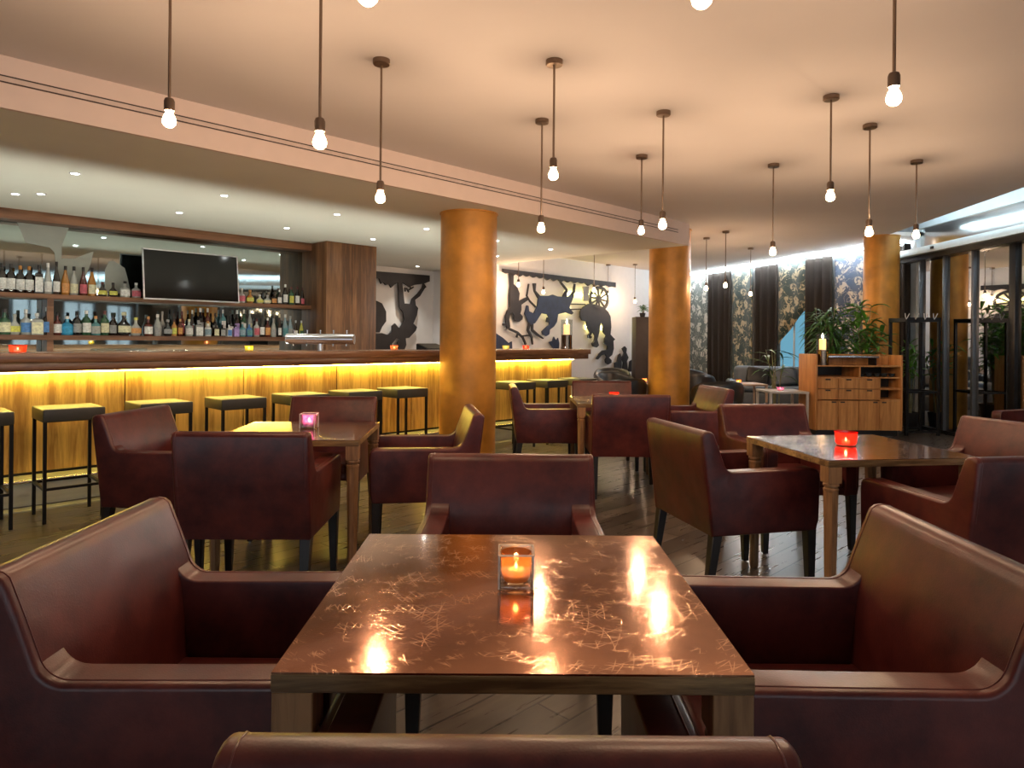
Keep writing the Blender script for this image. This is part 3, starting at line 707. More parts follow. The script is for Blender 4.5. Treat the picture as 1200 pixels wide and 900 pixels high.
WH=(.75,.76,.74); CR=(.68,.66,.45); YE=(.62,.62,.12); GY=(.32,.33,.33); OR=(.62,.30,.10); BU=(.08,.22,.50); PU=(.42,.30,.62); PK=(.55,.12,.16)
cn={id(DK):'dark',id(CL):'clear',id(GR):'green',id(RD):'dark red',id(AM):'amber',id(BL):'bright blue',id(BLK):'black',id(TE):'teal',id(PB):'pale blue',id(WH):'white',id(CR):'cream',id(YE):'yellow',id(GY):'grey',id(OR):'orange',id(BU):'blue',id(PU):'purple',id(PK):'pink-red'}
up=[(1.5,'wine',.30,.085,DK,WH,BLK),(12,'wine',.30,.085,DK,WH,BLK),(23,'wine',.29,.085,DK,WH,AM),(33.5,'wine',.29,.085,DK,WH,AM),(45,'square',.31,.075,DK,WH,BLK),(55.5,'slim',.34,.075,CL,WH,WH),
    (65.5,'slim',.36,.068,DK,WH,BLK),(76,'slim',.32,.08,AM,OR,BLK),(86,'slim',.32,.08,CL,CR,BLK),(97,'slim',.32,.075,RD,PK,BLK),(107,'slim',.32,.085,AM,CR,BLK),
    (119.5,'round',.165,.095,DK,YE,RD),(132,'round',.165,.095,DK,YE,BLK),(146,'flask',.19,.11,CL,WH,BLK),(159,'flask',.18,.10,CL,PK,WH)]
up2=[(283,'flask',.19,.085,CL,PK,WH),(292.5,'round',.175,.10,AM,YE,OR),(304,'round',.12,.10,CR,YE,WH),(313,'round',.12,.10,CL,CR,GY),(320.5,'flask',.16,.075,DK,OR,BLK),(327,'flask',.20,.06,DK,WH,WH),
     (333.8,'wine',.28,.07,DK,WH,WH),(341,'wine',.25,.07,GR,YE,RD),(348,'wine',.26,.065,BLK,WH,RD),(354,'slim',.25,.05,DK,PK,RD)]
for grp,lst in (('left',up),('right',up2)):
    for i,(u,k,h,w,g,l,c) in enumerate(lst):
        bottle(u,2.68,zu1,k,h,w,g,l,c,'%s bottle with %s label, %s from left, upper shelf %s of television'%(cn[id(g)],cn[id(l)],ORD[i],grp),'bottles on the upper shelf')
lo=[(5,'flask',.27,.115,GR,CR,BLK),(17,'round',.22,.11,CL,YE,CL),(30,'flask',.27,.10,CL,BU,WH),(43,'square',.235,.11,CL,CR,WH),(55,'flask',.30,.10,DK,BU,WH),(67,'flask',.25,.085,RD,WH,BLK),(78.5,'flask',.21,.115,BL,BL,WH),
    (90,'wine',.26,.09,BLK,GY,BLK),(101,'wine',.28,.095,GR,WH,WH),(112,'flask',.22,.095,TE,CL,OR),(122.5,'wine',.28,.09,GR,CR,RD),(132,'wine',.24,.08,DK,GY,BLK),(145,'round',.275,.155,BLK,CR,CR),
    (159,'round',.215,.12,CL,OR,YE),(173.5,'flask',.23,.10,RD,WH,OR),(184.5,'slim',.26,.085,CL,GY,WH),(196.5,'round',.20,.105,BLK,GY,GY),(204,'wine',.20,.06,OR,YE,RD),(211,'wine',.21,.06,RD,OR,OR),(221.5,'flask',.21,.09,CL,WH,CR),
    (232.5,'square',.20,.09,GY,WH,GY),(243.5,'flask',.19,.085,WH,PB,OR),(252.7,'square',.16,.065,DK,CR,BLK),(260.3,'square',.15,.065,BLK,GY,BLK),(268.3,'square',.15,.06,WH,BU,WH),(276,'square',.15,.07,PU,PU,BLK),
    (284,'flask',.19,.085,TE,PB,CL),(292,'flask',.19,.085,BU,TE,CL),(300.5,'flask',.24,.08,CL,PK,RD),(306.8,'flask',.27,.07,BLK,WH,BLK),(313.5,'flask',.26,.075,RD,OR,WH),(320.3,'slim',.25,.075,CL,GY,GY),
    (327.3,'slim',.31,.055,DK,WH,CR),(334,'slim',.31,.075,PB,TE,WH),(340,'slim',.29,.07,PB,GY,GY),(346.5,'slim',.23,.05,DK,WH,WH),(353,'slim',.23,.06,YE,GR,WH)]
for i,(u,k,h,w,g,l,c) in enumerate(lo):
    bottle(u,2.67,zl1,k,h,w,g,l,c,'%s bottle with %s label, %s from left, lower shelf front row'%(cn[id(g)],cn[id(l)],ORD[i]),'bottles in the front row of the lower shelf')
lo2=[(190,'round',.30,.10,CL,GY,GY),(203.5,'slim',.33,.07,DK,YE,BLK),(213,'wine',.31,.07,RD,PK,RD),(225,'slim',.33,.07,DK,PK,WH),(234.5,'wine',.36,.095,BLK,GY,WH),(243,'wine',.36,.08,RD,CR,WH),(252,'flask',.30,.075,DK,WH,BLK),(261,'square',.35,.07,TE,WH,WH),(270,'flask',.28,.085,BLK,WH,BLK),(277.5,'wine',.35,.08,DK,PU,WH),(285.5,'wine',.36,.075,GR,WH,WH),(292.5,'wine',.36,.075,CL,CR,WH)]
for i,(u,k,h,w,g,l,c) in enumerate(lo2):
    bottle(u,2.80,zl1,k,h,w*.85,g,l,c,'tall %s bottle with %s label, %s from left, lower shelf back row'%(cn[id(g)],cn[id(l)],ORD[i]),'bottles in the back row of the lower shelf')
# tumblers on the back worktop
g0=MB().lathe([(.026,0),(.032,.006),(.036,.135)],14,cap=False).build('tumbler',CLEARG); g0['label']='x'
for i in range(10):
    g=g0 if i==0 else g0.copy()
    if i: COL.objects.link(g)
    g.location=B(bt(153+i*7.2,2.15),2.15,1.0); tag(g,'clear tumbler behind the bar under the bottle shelves, %s from the left'%ORD[i],'glass','row of tumblers behind the bar')

# ------------------------------------------------------------------ cut-out murals
def strip(parent,name,pts,wd,fx,o,th,mat):
    P=[Vector(onplane(*fx(x,y),o)) for x,y in pts]
    Lf,Rt=[],[]
    w=wd if isinstance(wd,(list,tuple)) else [wd]*len(P)
    s=(Vector(onplane(*fx(pts[0][0]+1,pts[0][1]),o))-P[0]).length
    for i,p in enumerate(P):
        d=P[min(i+1,len(P)-1)]-P[max(i-1,0)]; d.normalize(); n=Vector((-d.y,d.x))*w[i]*s/2
        Lf.append(p+n); Rt.append(p-n)
    return MB().prism([tuple(q) for q in Lf+Rt[::-1]],o-th,o,'Y').build(name,mat,parent,smooth=False)
def jag(a,b_,n,amp):
    out=[]
    for i in range(n+1):
        f=i/n; x=a[0]+(b_[0]-a[0])*f; y=a[1]+(b_[1]-a[1])*f; out.append((x,y+(amp*random.uniform(.3,1) if i%2 else 0)))
    return out
MO2=2.64
m2=thing('cut_out_mural','black and blue cut-out silhouettes of upside-down figures and a cart horse on white wall','wall art',BO,BROT)
c7=lambda x,y:(580+x/7.2,305+y/7.2)
c8=lambda x,y:(660+x/6.67,305+y/6.67)
bandtop=[(588,315),(720,331.2)]
low=[(720,336.8)]+[ (x,318.6+(x-588)*.135+ (random.uniform(1.2,3.2) if i%2 else 0)) for i,x in enumerate(range(716,588,-4))]+[(588,318.6)]
idf=lambda x,y:(x,y)
sil(m2,'ground_band',bandtop+low,idf,MO2,.04,SILBLACK)
sil(m2,'hanging_figure',[(108,95),(150,100),(148,200),(180,230),(200,280),(192,350),(240,320),(270,310),(280,330),(215,375),(215,420),(205,450),(228,475),(222,500),(195,518),(165,512),(152,490),(155,465),(140,440),(120,460),(112,500),(120,560),(115,580),(95,580),(85,520),(82,480),(95,430),(120,400),(118,300),(125,220),(120,120)],c7,MO2,.03,SILBLACK)
for pts,w in [([(60,540),(90,547),(118,580),(185,610),(230,652),(255,712)],14),([(190,612),(178,650)],9),([(222,640),(285,632)],9),([(280,200),(264,300),(290,345),(340,395)],8)]:
    strip(m2,'branch',pts,w,c7,MO2,.025,SILBLACK)
sil(m2,'woman_figure',[(365,300),(450,300),(480,290),(520,305),(600,310),(640,290),(645,320),(630,360),(620,400),(655,445),(640,458),(590,440),(525,455),(515,520),(490,560),(455,585),(450,625),(425,640),(395,625),(390,600),(420,570),(450,545),(455,500),(435,455),(385,445),(370,470),(330,530),(300,545),(275,520),(245,450),(262,380),(275,385),(280,430),(320,450),(350,390),(358,330)],c7,MO2,.03,SILBLUE)
for pts,w in [([(327,195),(330,260),(365,310)],[26,12,22]),([(545,180),(600,250),(580,315)],[10,14,34]),([(668,200),(660,270),(620,340)],[10,18,40]),([(290,520),(273,590),(305,650),(312,710)],[20,16,14,8]),([(308,540),(310,590),(355,630),(402,660)],[18,16,14,6]),([(430,500),(455,512)],[26,20])]:
    strip(m2,'limb',pts,w,c7,MO2,.028,SILBLACK)
sil(m2,'bird',[(450,690),(480,680),(490,645),(510,680),(525,655),(535,700),(530,760),(500,760),(470,720)],c7,MO2,.03,SILBLUE)
sil(m2,'fish_shape',[(-20,600),(14,625),(60,655),(110,700),(135,685),(138,760),(-20,760)],c7,MO2,.03,SILBLUE)
sil(m2,'cart_horse',[(125,400),(150,365),(190,340),(250,345),(310,370),(345,405),(362,440),(368,520),(362,580),(385,605),(398,618),(385,630),(388,690),(375,740),(350,760),(370,780),(370,800),(345,815),(325,800),(322,775),(335,755),(320,735),(290,745),(265,775),(250,770),(275,730),(300,705),(335,700),(340,670),(312,645),(318,610),(330,590),(305,560),(300,510),(285,490),(280,540),(260,620),(272,665),(255,682),(225,672),(218,650),(235,630),(240,590),(225,560),(205,590),(220,600),(205,612),(188,605),(185,585),(205,565),(180,530),(175,480),(140,470),(125,440)],c8,MO2,.03,SILBLACK)
cx,cy=275,302
ring=[(cx+70*math.cos(a*PI/14),cy+88*math.sin(a*PI/14)) for a in range(29)]
strip(m2,'wheel_rim',ring,14,c8,MO2,.03,SILBLACK)
for k in range(10):
    a=k*PI/5+.2; strip(m2,'wheel_spoke',[(cx,cy),(cx+66*math.cos(a),cy+84*math.sin(a))],9,c8,MO2,.02,SILBLACK)
for pts in ([(395,870),(395,800),(415,795),(425,740),(440,728),(448,760),(448,870)],[(455,690),(475,672),(490,690),(485,720),(503,760),(490,790),(500,870),(455,870),(465,800),(450,765),(470,725)],[(505,870),(515,790),(530,778),(540,810),(548,870)]):
    sil(m2,'small_figure',pts,c8,MO2,.03,SILBLACK)
sil(m2,'lamp_shade_shape',[(148,205),(192,205),(192,318),(148,318)],c8,MO2,.03,pr('grey_shape',(.28,.27,.25),.6))
strip(m2,'shaft_line',[(50,342),(170,346)],6,c8,MO2,.02,SILBLACK); strip(m2,'shaft_line',[(50,385),(135,382)],6,c8,MO2,.02,SILBLACK)
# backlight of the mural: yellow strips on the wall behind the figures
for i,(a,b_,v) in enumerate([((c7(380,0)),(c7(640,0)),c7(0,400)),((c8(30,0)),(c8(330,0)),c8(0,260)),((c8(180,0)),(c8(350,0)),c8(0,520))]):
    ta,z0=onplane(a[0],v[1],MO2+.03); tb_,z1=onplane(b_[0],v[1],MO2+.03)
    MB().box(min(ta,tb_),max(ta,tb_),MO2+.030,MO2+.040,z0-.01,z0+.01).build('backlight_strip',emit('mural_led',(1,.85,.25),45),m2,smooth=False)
m1=thing('cut_out_mural','black cut-out mural of an upside-down man between walnut cabinet and orange pillar','wall art',BO,BROT)
c6=lambda x,y:(430+x/7.2,300+y/7.2); MO1=4.34
sil(m1,'ground_band',[(40,127),(520,165),(520,215),(470,235),(430,240),(390,245),(350,262),(320,240),(295,225),(250,225),(225,240),(195,268),(180,240),(150,245),(130,220),(110,235),(95,190),(40,180)],c6,MO1,.04,SILBLACK)
sil(m1,'upside_down_man',[(255,222),(290,222),(300,310),(310,400),(360,405),(375,360),(420,320),(460,270),(470,225),(495,262),(480,275),(440,340),(400,370),(405,415),(425,440),(415,500),(385,570),(415,600),(405,630),(350,690),(320,695),(325,750),(310,790),(280,800),(255,770),(250,730),(275,700),(245,690),(205,740),(200,820),(140,830),(40,830),(40,660),(120,650),(180,670),(205,640),(205,590),(230,568),(265,610),(290,580),(308,540),(300,480),(265,430),(260,300)],c6,MO1,.03,SILBLACK)
sil(m1,'tree_blob',[(40,370),(80,380),(120,400),(155,470),(155,550),(120,600),(100,645),(40,640)],c6,MO1,.03,SILBLACK)
for pts in ([(345,290),(390,262)],[(350,305),(330,270)],[(370,275),(352,250)],[(320,300),(318,265)]): strip(m1,'leaf_twig',pts,9,c6,MO1,.02,SILBLACK)

# ------------------------------------------------------------------ curtains
seglen=[(b_-a).length for a,b_ in zip(CUR,CUR[1:])]; TOT=sum(seglen)
def cpos(s):
    for a,b_,l in zip(CUR,CUR[1:],seglen):
        if s<=l: return a+(b_-a)*(s/l), (b_-a)/l
        s-=l
    return CUR[-1],(CUR[-1]-CUR[-2]).normalized()
def s_u(u):
    k=(u-600)/FPX; acc=0
    for a,b_,l in zip(CUR,CUR[1:],seglen):
        d=(b_-a); den=(d.x-k*d.y)
        s=(k*a.y-a.x)/den
        if -1e-6<=s<=1.0001: return acc+s*l
        acc+=l
    return TOT
CT=2.86
def curtain(u0,u1,mat,label,cat,amp,freq,hem=(.02,.02)):
    s0=s_u(u0) if u0 else 0; s1=s_u(u1) if u1 else TOT
    n=max(24,int((s1-s0)*freq*10)); rows=[]; ctr,_=cpos((s0+s1)/2); 
    prof=[]
    for i in range(n+1):
        s=s0+(s1-s0)*i/n; p,d=cpos(s); nn=Vector((d.y,-d.x,0))
        if nn.x>0: nn=-nn
        ph=s*freq*2*PI
        prof.append(p+nn*(amp*math.sin(ph)+.3*amp*math.sin(ph*.37+1)))
    zs=[0,.25,.5,.75,1]
    rows=[[ (p.x-ctr.x,p.y-ctr.y,zb_+(CT-zb_)*z) for p,zb_ in zip(prof,[hem[0]+(hem[1]-hem[0])*i/n for i in range(n+1)])] for z in zs]
    o=MB().quadgrid(rows).build('curtain',mat,loc=(ctr.x,ctr.y,0),ang=80)
    md=o.modifiers.new('thickness','SOLIDIFY'); md.thickness=.006
    return tag(o,label,cat,'tall curtains along the window wall')
for u0,u1,m_,lb,a,f in [(None,829,FLOR_A,'pale silver floral curtain panel, furthest away beside the middle pillar',.012,2),
    (829,858,CURT,'dark brown pleated curtain, furthest of the brown ones',.055,4.6),(858,881.5,FLOR_B,'green floral curtain panel between the two furthest brown curtains',.012,2),
    (881.5,912,CURT,'dark brown pleated curtain left of the wide floral panel',.055,4.6),(912,944,FLOR_B,'wide green and gold floral panel with lifted hem over a blue window',.012,2),
    (944,977,CURT,'dark brown pleated curtain behind the lantern and plants',.055,4.6),(977,1032,FLOR_C,'blue floral curtain panel left of the far right pillar',.012,2),(1032,None,CURT,'dark brown curtain between the far right pillar and the doors',.055,4.6)]:
    curtain(u0,u1,m_,lb,'curtain',a,f,(1.22,1.92) if u0==912 else (.02,.02))

wsa,wsb=s_u(911),s_u(945); wp,_=cpos(wsa); wq,_=cpos(wsb); dq=wq-wp
lw_=thing('lit_window','blue daylight window showing under the lifted hem of the wide floral panel','window',wp,math.atan2(dq.y,dq.x))
MB().box(0,dq.length,.075,.085,.25,2.2).build('pane',emit('blue_daylight',(.22,.55,.74),.42),lw_,smooth=False)
fw=MB()
for x in (-.03,dq.length*.5-.02,dq.length-.01): fw.box(x,x+.04,.06,.075,.22,2.23)
for z in (.22,2.2): fw.box(-.03,dq.length+.03,.06,.075,z,z+.03)
fw.build('window_frame',HEADM,lw_,smooth=False)

# ------------------------------------------------------------------ sideboard
sb=thing('service_sideboard','oak waiter station with drawers, doors and open niches by the plants','sideboard',(4.17,9.37,0),0)
SW=1.20; 
MB().box(0,.03,0,.55,.08,1.12,.003).build('side_panel',OAK,sb)
MB().box(SW-.03,SW,0,.55,.08,1.12,.003).build('side_panel',OAK,sb)
MB().box(.03,SW-.03,.52,.55,.08,1.12,.003).build('back_panel',OAK,sb)
MB().box(.03,SW-.03,.0,.52,.955,.975,.002).build('worktop',OAK,sb)
MB().box(.03,SW-.03,.30,.33,.975,1.10,.002).build('raised_rail',OAK,sb)
MB().box(.17,.90,.05,.30,1.075,1.105,.006).build('metal_tray',CHROME,sb)
for x in (.2,.86): MB().box(x,x+.02,.08,.27,.975,1.075).build('tray_support',BLACKMET,sb,smooth=False)
MB().box(.03,SW-.03,.02,.52,.80,.815).build('niche_floor',OAK,sb,smooth=False)
MB().box(.60,.62,.0,.52,.815,.955).build('niche_divider',OAK,sb,smooth=False)
MB().box(.03,SW-.03,.30,.52,.09,.80).build('carcass',BLACKWOOD,sb,smooth=False)
MB().box(.03,SW-.03,.50,.518,.815,.955).build('niche_back',BLACKWOOD,sb,smooth=False)
MB().box(.04,SW-.04,.06,.5,0,.08).build('plinth',BLACKWOOD,sb,smooth=False)
cols=[.03,.315,.60,.885,1.17]
for c in range(3):
    for z0,z1 in ((.655,.797),(.505,.648)):
        d=MB().box(cols[c]+.003,cols[c+1]-.003,.0,.30,z0,z1,.002,1).build('drawer',OAK,sb)
        xm=(cols[c]+cols[c+1])/2; MB().box(xm-.035,xm+.035,-.004,.0,z1-.028,z1-.008).build('handle_slot',BLACKWOOD,d,smooth=False)
for z0 in (.655,.505): MB().box(cols[3]+.003,cols[4]-.003,.0,.30,z0-.012,z0+.012).build('slot_shelf',OAK,sb,smooth=False)
MB().box(cols[3]-.008,cols[3]+.008,.0,.30,.5,.8).build('slot_divider',OAK,sb,smooth=False)
for c in range(4):
    d=MB().box(cols[c]+.003,cols[c+1]-.003,.0,.30,.085,.490,.002,1).build('door',OAK,sb)
    xh=cols[c+1]-.06 if c%2==0 else cols[c]+.06
    MB().box(xh-.03,xh+.03,-.004,.0,.460,.478).build('handle_slot',BLACKWOOD,d,smooth=False)
# bowls in the niche
bw=MB().lathe([(.02,0),(.035,.01),(.045,.045),(.042,.05)],16).build('bowl',pr('dark_glaze',(.03,.035,.04),.2))
for i in range(5):
    b=bw if i==0 else bw.copy()
    if i: COL.objects.link(b)
    b.location=(4.17+.68+i*.105,9.47,.815); tag(b,'small dark bowl in the sideboard niche, %s from the left'%ORD[i],'bowl','bowls in the sideboard niche')
lantern((4.17+.13,9.45,.975),'glass lantern with lit candle on the left end of the oak sideboard',1.0)

# coat rack
cr=thing('coat_rack','black metal coat rack frame with white hooks beside the glass doors','coat rack',(5.50,9.5,0),0)
for x in (0,.44):
    for y in (0,.42): MB().box(x-.018,x+.018,y-.018,y+.018,0,1.63,.002,1).build('upright',BLACKMET,cr)
f=MB()
f.box(-.018,.458,-.02,.02,1.585,1.645); f.box(-.018,.458,.40,.44,1.585,1.645); f.box(-.02,.02,0,.42,1.59,1.64); f.box(.42,.46,0,.42,1.59,1.64)
f.build('top_frame',BLACKMET,cr,smooth=False)
f=MB(); f.box(-.01,.45,-.012,.012,.59,.62); f.box(-.01,.45,.41,.43,.59,.62); f.box(-.01,.01,0,.42,.59,.62); f.box(.43,.45,0,.42,.59,.62)
f.build('middle_rail',BLACKMET,cr,smooth=False)
for y in (0,.42): MB().box(-.01,.45,y-.012,y+.012,.04,.07).build('foot_rail',BLACKMET,cr,smooth=False)
for i,x in enumerate((-.03,.10,.23,.36)):
    MB().tube([(x-.03,-.05,1.70),(x-.015,-.03,1.65),(x,-.022,1.62),(x+.015,-.03,1.65),(x+.03,-.05,1.70)],.006,6).build('hook',pr('white_hook',(.8,.8,.8),.3),cr)

# ------------------------------------------------------------------ plants
def plant(name,loc,label,h,n,spread,leaf,lw,mat,seed,pot=.22,pot_h=.4,stems=5,droop=.5,avoid=()):
    random.seed(seed); r=thing(name,label,'plant',loc)
    MB().lathe([(pot*.7,0),(pot*.75,.01),(pot,pot_h),(pot*.93,pot_h),(pot*.9,pot_h-.04),(.001,pot_h-.04)],24).build('pot',POTM,r)
    st_=MB(); tips=[]
    for i in range(stems):
        a=random.uniform(0,2*PI); rr=random.uniform(0,.06); x,y=rr*math.cos(a),rr*math.sin(a); sp=spread*random.uniform(.1,.45)
        hh=h*random.uniform(.75,1.0); path=[(x,y,pot_h-.05),(x+sp*.3*math.cos(a),y+sp*.3*math.sin(a),pot_h+(hh-pot_h)*.5),(x+sp*math.cos(a),y+sp*math.sin(a),hh)]
        st_.tube(path,[.012,.009,.004],6); tips.append(path)
    st_.build('stem',STEM,r)
    b=bmesh.new()
    for i in range(n):
        p=random.choice(tips); f=random.uniform(.45,1.0); A,Bq,C=map(Vector,p)
        base=(A.lerp(Bq,f*2) if f<.5 else Bq.lerp(C,f*2-1))
        a=random.uniform(0,2*PI); el=random.uniform(.1,1.1); L_=leaf*random.uniform(.6,1.15); dr=droop*random.uniform(.5,1.4)
        d=Vector((math.cos(a)*math.cos(el),math.sin(a)*math.cos(el),math.sin(el))); sd=Vector((-math.sin(a),math.cos(a),0))
        tipw=Vector(loc)+base+d*L_
        if any(((Vector(loc)+base+d*L_*q).xy-Vector(c_[:2])).length<c_[2] for c_ in avoid for q in (.3,.6,.9,1)) or tipw.x>6.12: continue
        pts=[]
        for k in range(6):
            q=k/5; pos=base+d*L_*q+Vector((0,0,-dr*L_*q*q)); wv=lw*math.sin(PI*min(.97,q*.92+.06))
            pts.append((b.verts.new(pos-sd*wv/2+Vector((0,0,.15*wv))),b.verts.new(pos+Vector((0,0,-.1*wv))),b.verts.new(pos+sd*wv/2+Vector((0,0,.15*wv)))))
        for p0_,p1_ in zip(pts,pts[1:]):
            b.faces.new((p0_[0],p0_[1],p1_[1],p1_[0])); b.faces.new((p0_[1],p0_[2],p1_[2],p1_[1]))
    MB().merge(b).build('foliage',mat,r,ang=60); return r
plant('potted_palm',(4.80,10.32,0),'dense dark green leafy palm behind the left half of the sideboard',1.85,480,.62,.38,.032,LEAF1,3,stems=12,droop=.7,avoid=((5.67,10.5,.27),))
plant('potted_palm',(5.20,10.12,0),'bright green broad-leaved plant in front of the far right pillar',1.88,170,.55,.36,.062,LEAF2,5,stems=8,droop=.5,avoid=((5.67,10.5,.27),))
plant('potted_bamboo',(5.99,10.25,0),'green cane plant standing behind the coat rack',1.45,110,.4,.34,.045,LEAF2,8,pot=.13,pot_h=.25,stems=4,avoid=((5.67,10.5,.27),))
plant('potted_palm',(4.02,10.35,0),'dark sparse palm with long blades left of the sideboard',1.35,26,.3,.50,.035,LEAF1,11,pot=.18,pot_h=.35,stems=4,droop=.6)
random.seed(21)
# ------------------------------------------------------------------ lounge furniture at the back
def make_tub():
    r=thing('tub_chair','x','tub chair',group='black leather tub chairs in the lounge area')
    b=[] ; rows_o=[]; 
    n=20; m=MB(); bmx=bmesh.new(); ri,ro=.27,.37
    secs=[]
    for i in range(n+1):
        a=math.radians(-30)+math.radians(240)*i/n      # opening towards -y
        q=abs(i/n-.5)*2; top=.74-.14*q**2
        c,s=math.cos(a),math.sin(a)
        secs.append([bmx.verts.new((rr*c,rr*s,z)) for rr,z in ((ri,.30),(ri+.0,top-.05),(ri+.03,top-.01),(ri+.06,top),(ro-.02,top-.02),(ro,top-.07),(ro-.04,.14),(ri,.14))])
    for A,C in zip(secs,secs[1:]):
        for k in range(8): bmx.faces.new((A[k],A[(k+1)%8],C[(k+1)%8],C[k]))
    bmx.faces.new(secs[0]); bmx.faces.new(secs[-1][::-1]); bmesh.ops.recalc_face_normals(bmx,faces=bmx.faces)
    m.merge(bmx); m.build('shell',LOUNGEL,r,ang=60)
    MB().lathe([(.24,.20),(.275,.24),(.275,.38),(.25,.42),(.001,.43)],28).build('seat_cushion',LOUNGEL,r)
    for sx in (-1,1):
        for sy in (-1,1): MB().lathe([(.014,0),(.02,.16)],8,M=Matrix.Translation((sx*.2,sy*.2,0))).build('leg',BLACKWOOD,r)
    return r
tb_=make_tub(); uu=[]
for u,y,rot,lb in [(718,13.4,0,'black tub chair furthest back below the mural figures'),(721,11.9,20,'black tub chair with grey sheen in the middle of the left lounge group'),(729,10.2,200,'black tub chair turned away nearest the middle table'),
                   (812,13.3,30,'black tub chair just right of the middle pillar, far row'),(814,12.0,160,'black tub chair right of the middle pillar, near row'),(841,9.7,185,'black tub chair directly behind the gold-lit armchair')]:
    inst(tb_,uu,lb,((u-600)/FPX*y,y,0),math.radians(rot))
sf=thing('lounge_sofa','slate grey leather sofa with cushions against the curtains','sofa',(4.78,12.2,0),math.radians(-14))
MB().box(-.75,.75,-.36,.36,.12,.40,.04,3).build('base',GREYL,sf); MB().box(-.75,.75,.18,.42,.30,.84,.08,4).build('backrest',GREYL,sf)
for s in (-1,1): MB().box(s*.80-.09,s*.80+.09,-.38,.42,.12,.60,.06,3).build('armrest',GREYL,sf)
for x in (-.36,.36): MB().box(x-.34,x+.34,-.36,.20,.40,.50,.04,3).build('seat_cushion',GREYL,sf)
for x in (-.6,.6):
    for y in (-.3,.3): MB().lathe([(.02,0),(.02,.13)],8,M=Matrix.Translation((x,y,0))).build('leg',BLACKWOOD,sf)
for i,x in enumerate((-.35,.10)):
    c=MB().box(-.2,.2,-.06,.06,-.16,.16,.05,4).build('scatter_cushion',LOUNGEL if i==0 else GREYL); c.matrix_world=sf.matrix_world
    c.location=Vector((4.78,12.2,0))+R3(math.radians(-14))@Vector((x,.10,.665)); c.rotation_euler=(math.radians(-12),math.radians(8*(1-2*i)),math.radians(-14))
    tag(c,['black cushion on the left of the slate sofa','grey cushion right of the black one on the slate sofa'][i],'cushion','sofa cushions')
def low_table(x,y,w,dd,h,mt,label,rot=0):
    r=thing('side_table',label,'table',(x,y,0),math.radians(rot))
    MB().box(-w/2,w/2,-dd/2,dd/2,h-.03,h,.003).build('tabletop',mt,r)
    for sx in (-1,1):
        for sy in (-1,1): MB().box(sx*(w/2-.02)-.015,sx*(w/2-.02)+.015,sy*(dd/2-.02)-.015,sy*(dd/2-.02)+.015,0,h-.03).build('leg',mt,r,smooth=False)
    return r
PALE=pr('pale_wood',(.55,.42,.34),.4,var=.1)
low_table(3.86,11.3,.55,.6,.60,PALE,'pale low side table in the lounge with a small orange candle')
low_table(3.86,9.75,.55,.55,.60,pr('grey_top',(.5,.48,.46),.35),'grey low side table left of the oak sideboard with a purple candle')
low_table(2.36,10.95,.55,.55,.62,pr('dark_top',(.25,.2,.18),.3),'dark low table with a tealight beside the middle pillar')
bowl_candle((3.74,11.25,.60),.04,.06,(.8,.4,.1),(1,.5,.12),'small orange candle on the pale lounge table',1.5,.2)
bowl_candle((3.82,9.70,.60),.045,.045,(.6,.2,.7),(.8,.25,.9),'small purple candle on the grey lounge table',1.5,.2)
bowl_candle((2.13,10.95,.62),.035,.06,(.8,.45,.2),(1,.6,.25),'small tealight on the dark lounge table by the middle pillar',1.5,.2)
dc=thing('dark_cabinet','dark brown cabinet standing behind the middle pillar with a plant on top','cabinet',(2.36,13.0,0),0)
MB().box(0,.62,0,.45,.06,1.74,.004).build('carcass',pr('cabinet_brown',(.05,.035,.03),.5),dc); MB().box(.03,.59,.03,.42,0,.06).build('plinth',BLACKWOOD,dc,smooth=False)
MB().box(.308,.312,-.003,.0,.08,1.72).build('door_gap',BLACKWOOD,dc,smooth=False)
plant('small_potted_plant',(2.52,13.2,1.74),'small leafy plant on top of the dark brown cabinet',.22,40,.1,.14,.025,LEAF2,4,pot=.06,pot_h=.08,stems=4)

# ------------------------------------------------------------------ pendant lamps
def make_pendant(zb):     # origin at the ceiling, bulb centre at height zb
    L_=ZC-zb
    r=thing('pendant_lamp','x','pendant lamp',group='bare-bulb rod pendants hanging from the ceiling')
    MB().lathe([(.050,0),(.050,-.026),(.046,-.030),(.001,-.030)],28).build('canopy',BRONZE,r)
    MB().lathe([(.0065,-.028),(.0065,-L_+.088)],10).build('rod',BRONZE,r)
    MB().lathe([(.010,-L_+.096),(.018,-L_+.092),(.0225,-L_+.080),(.0225,-L_+.038)],20).build('socket',pr('dark_bronze',(.11,.075,.055),.4,metal=.6),r)
    MB().lathe([(.012,-L_+.040),(.016,-L_+.028),(.026,-L_+.006),(.029,-L_-.008),(.026,-L_-.022),(.015,-L_-.033),(.001,-L_-.036)],20).build('bulb',BULBG,r)
    l=light('bulb_light','POINT',(0,0,-L_-.004),PENDANT_W,WARM,shadow_soft_size=.022); l.parent=r
    return r
longp=make_pendant(2.12); shortp=make_pendant(2.26); lu=[]; shu=[]
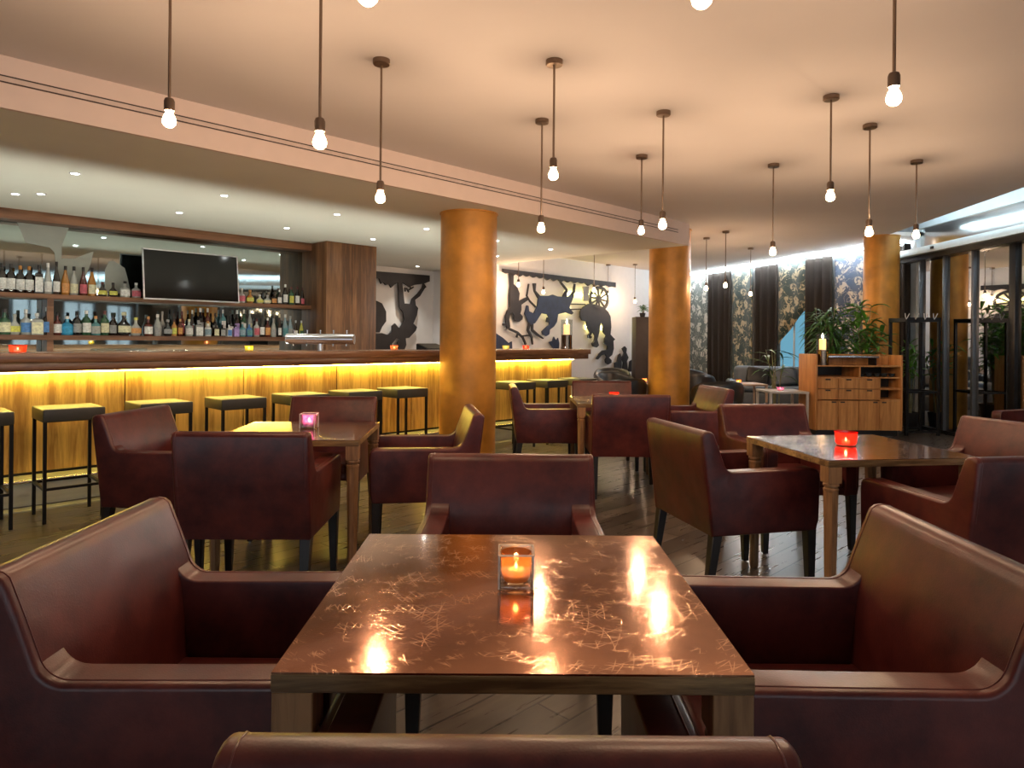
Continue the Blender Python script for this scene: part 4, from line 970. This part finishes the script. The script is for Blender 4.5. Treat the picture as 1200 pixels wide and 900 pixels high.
P_=[('s',-1.53,3.03,'bare-bulb pendant furthest left, rod cut by the top of the picture'),('l',-.81,2.85,'second bare-bulb pendant from the left, rod cut by the top of the picture'),
 ('l',-.775,3.98,'third pendant from the left with its round ceiling canopy in view'),('s',.232,3.97,'short pendant left of centre with the larger canopy above the middle'),
 ('l',.208,5.04,'long pendant just behind and left of the short central one'),('l',1.06,4.84,'long pendant right of centre'),('s',1.125,5.99,'short pendant in front of the beam end near the middle pillar'),
 ('s',2.09,4.50,'pendant directly above the left corner of the right table, canopy in view'),('l',2.655,5.09,'long pendant in line with the far right pillar'),('s',3.59,6.08,'short pendant near the glass door transom'),
 ('l',2.38,6.25,'pendant hanging between middle and right pillars, short in view'),('s',1.485,2.67,'large pendant at upper right, rod cut by the top of the picture'),
 ('s',-.41,1.9,'pendant at the very top, just left of centre, only its bulb tip in view'),('s',.52,1.9,'pendant at the very top, right of centre, only its bulb tip in view'),
 ('l',3.05,10.75,'distant pendant in front of the pale floral curtain'),('l',3.15,10.1,'distant low pendant in front of the furthest brown curtain'),('l',4.15,11.9,'distant pendant in front of the brown curtain, third from the middle pillar'),
 ('s',.106,12.1,'far pendant over the hanging figure of the mural'),('l',.54,11.9,'far pendant over the blue figure of the mural'),('l',1.35,11.3,'far pendant over the cart wheel of the mural'),
 ('s',2.06,14.7,'far small pendant at the end of the mural band'),('l',2.62,14.6,'far thin pendant right of the mural near the dark cabinet')]
for k,x,y,lb in P_:
    if k=='s': inst(shortp,shu,lb,(x,y,ZC))
    else: inst(longp,lu,lb,(x,y,ZC))
# recessed downlights in the soffit
def make_down():
    r=thing('recessed_downlight','x','ceiling light',group='small recessed spotlights in the soffit over the bar')
    MB().lathe([(.045,0),(.045,-.004),(.030,-.006),(.030,0)],20).build('trim_ring',WALLW,r)
    MB().lathe([(.029,-.001),(.029,-.003)],16).build('lamp',emit('spot_face',(.95,1,.96),38),r)
    l=light('spot','SPOT',(0,0,-.012),DOWN_W*4,(1,.97,.86),spot_size=math.radians(95),spot_blend=.8,shadow_soft_size=.03); l.parent=r
    return r
dn=make_down(); du=[]
for i,(u,v) in enumerate([(88,203),(263,229),(395,251),(500,268),(645,292),(18,227),(48,227),(210,249),(336,267),(437,280),(582,282),(582,300),(489,312)]):
    p=PZ(u,v,ZS); inst(dn,du,'small round soffit spotlight over the bar, %s of the %s row from the left'%(ORD[i] if i<5 else ORD[i-5],'front' if i<5 else 'rear'),(p.x,p.y,ZS))
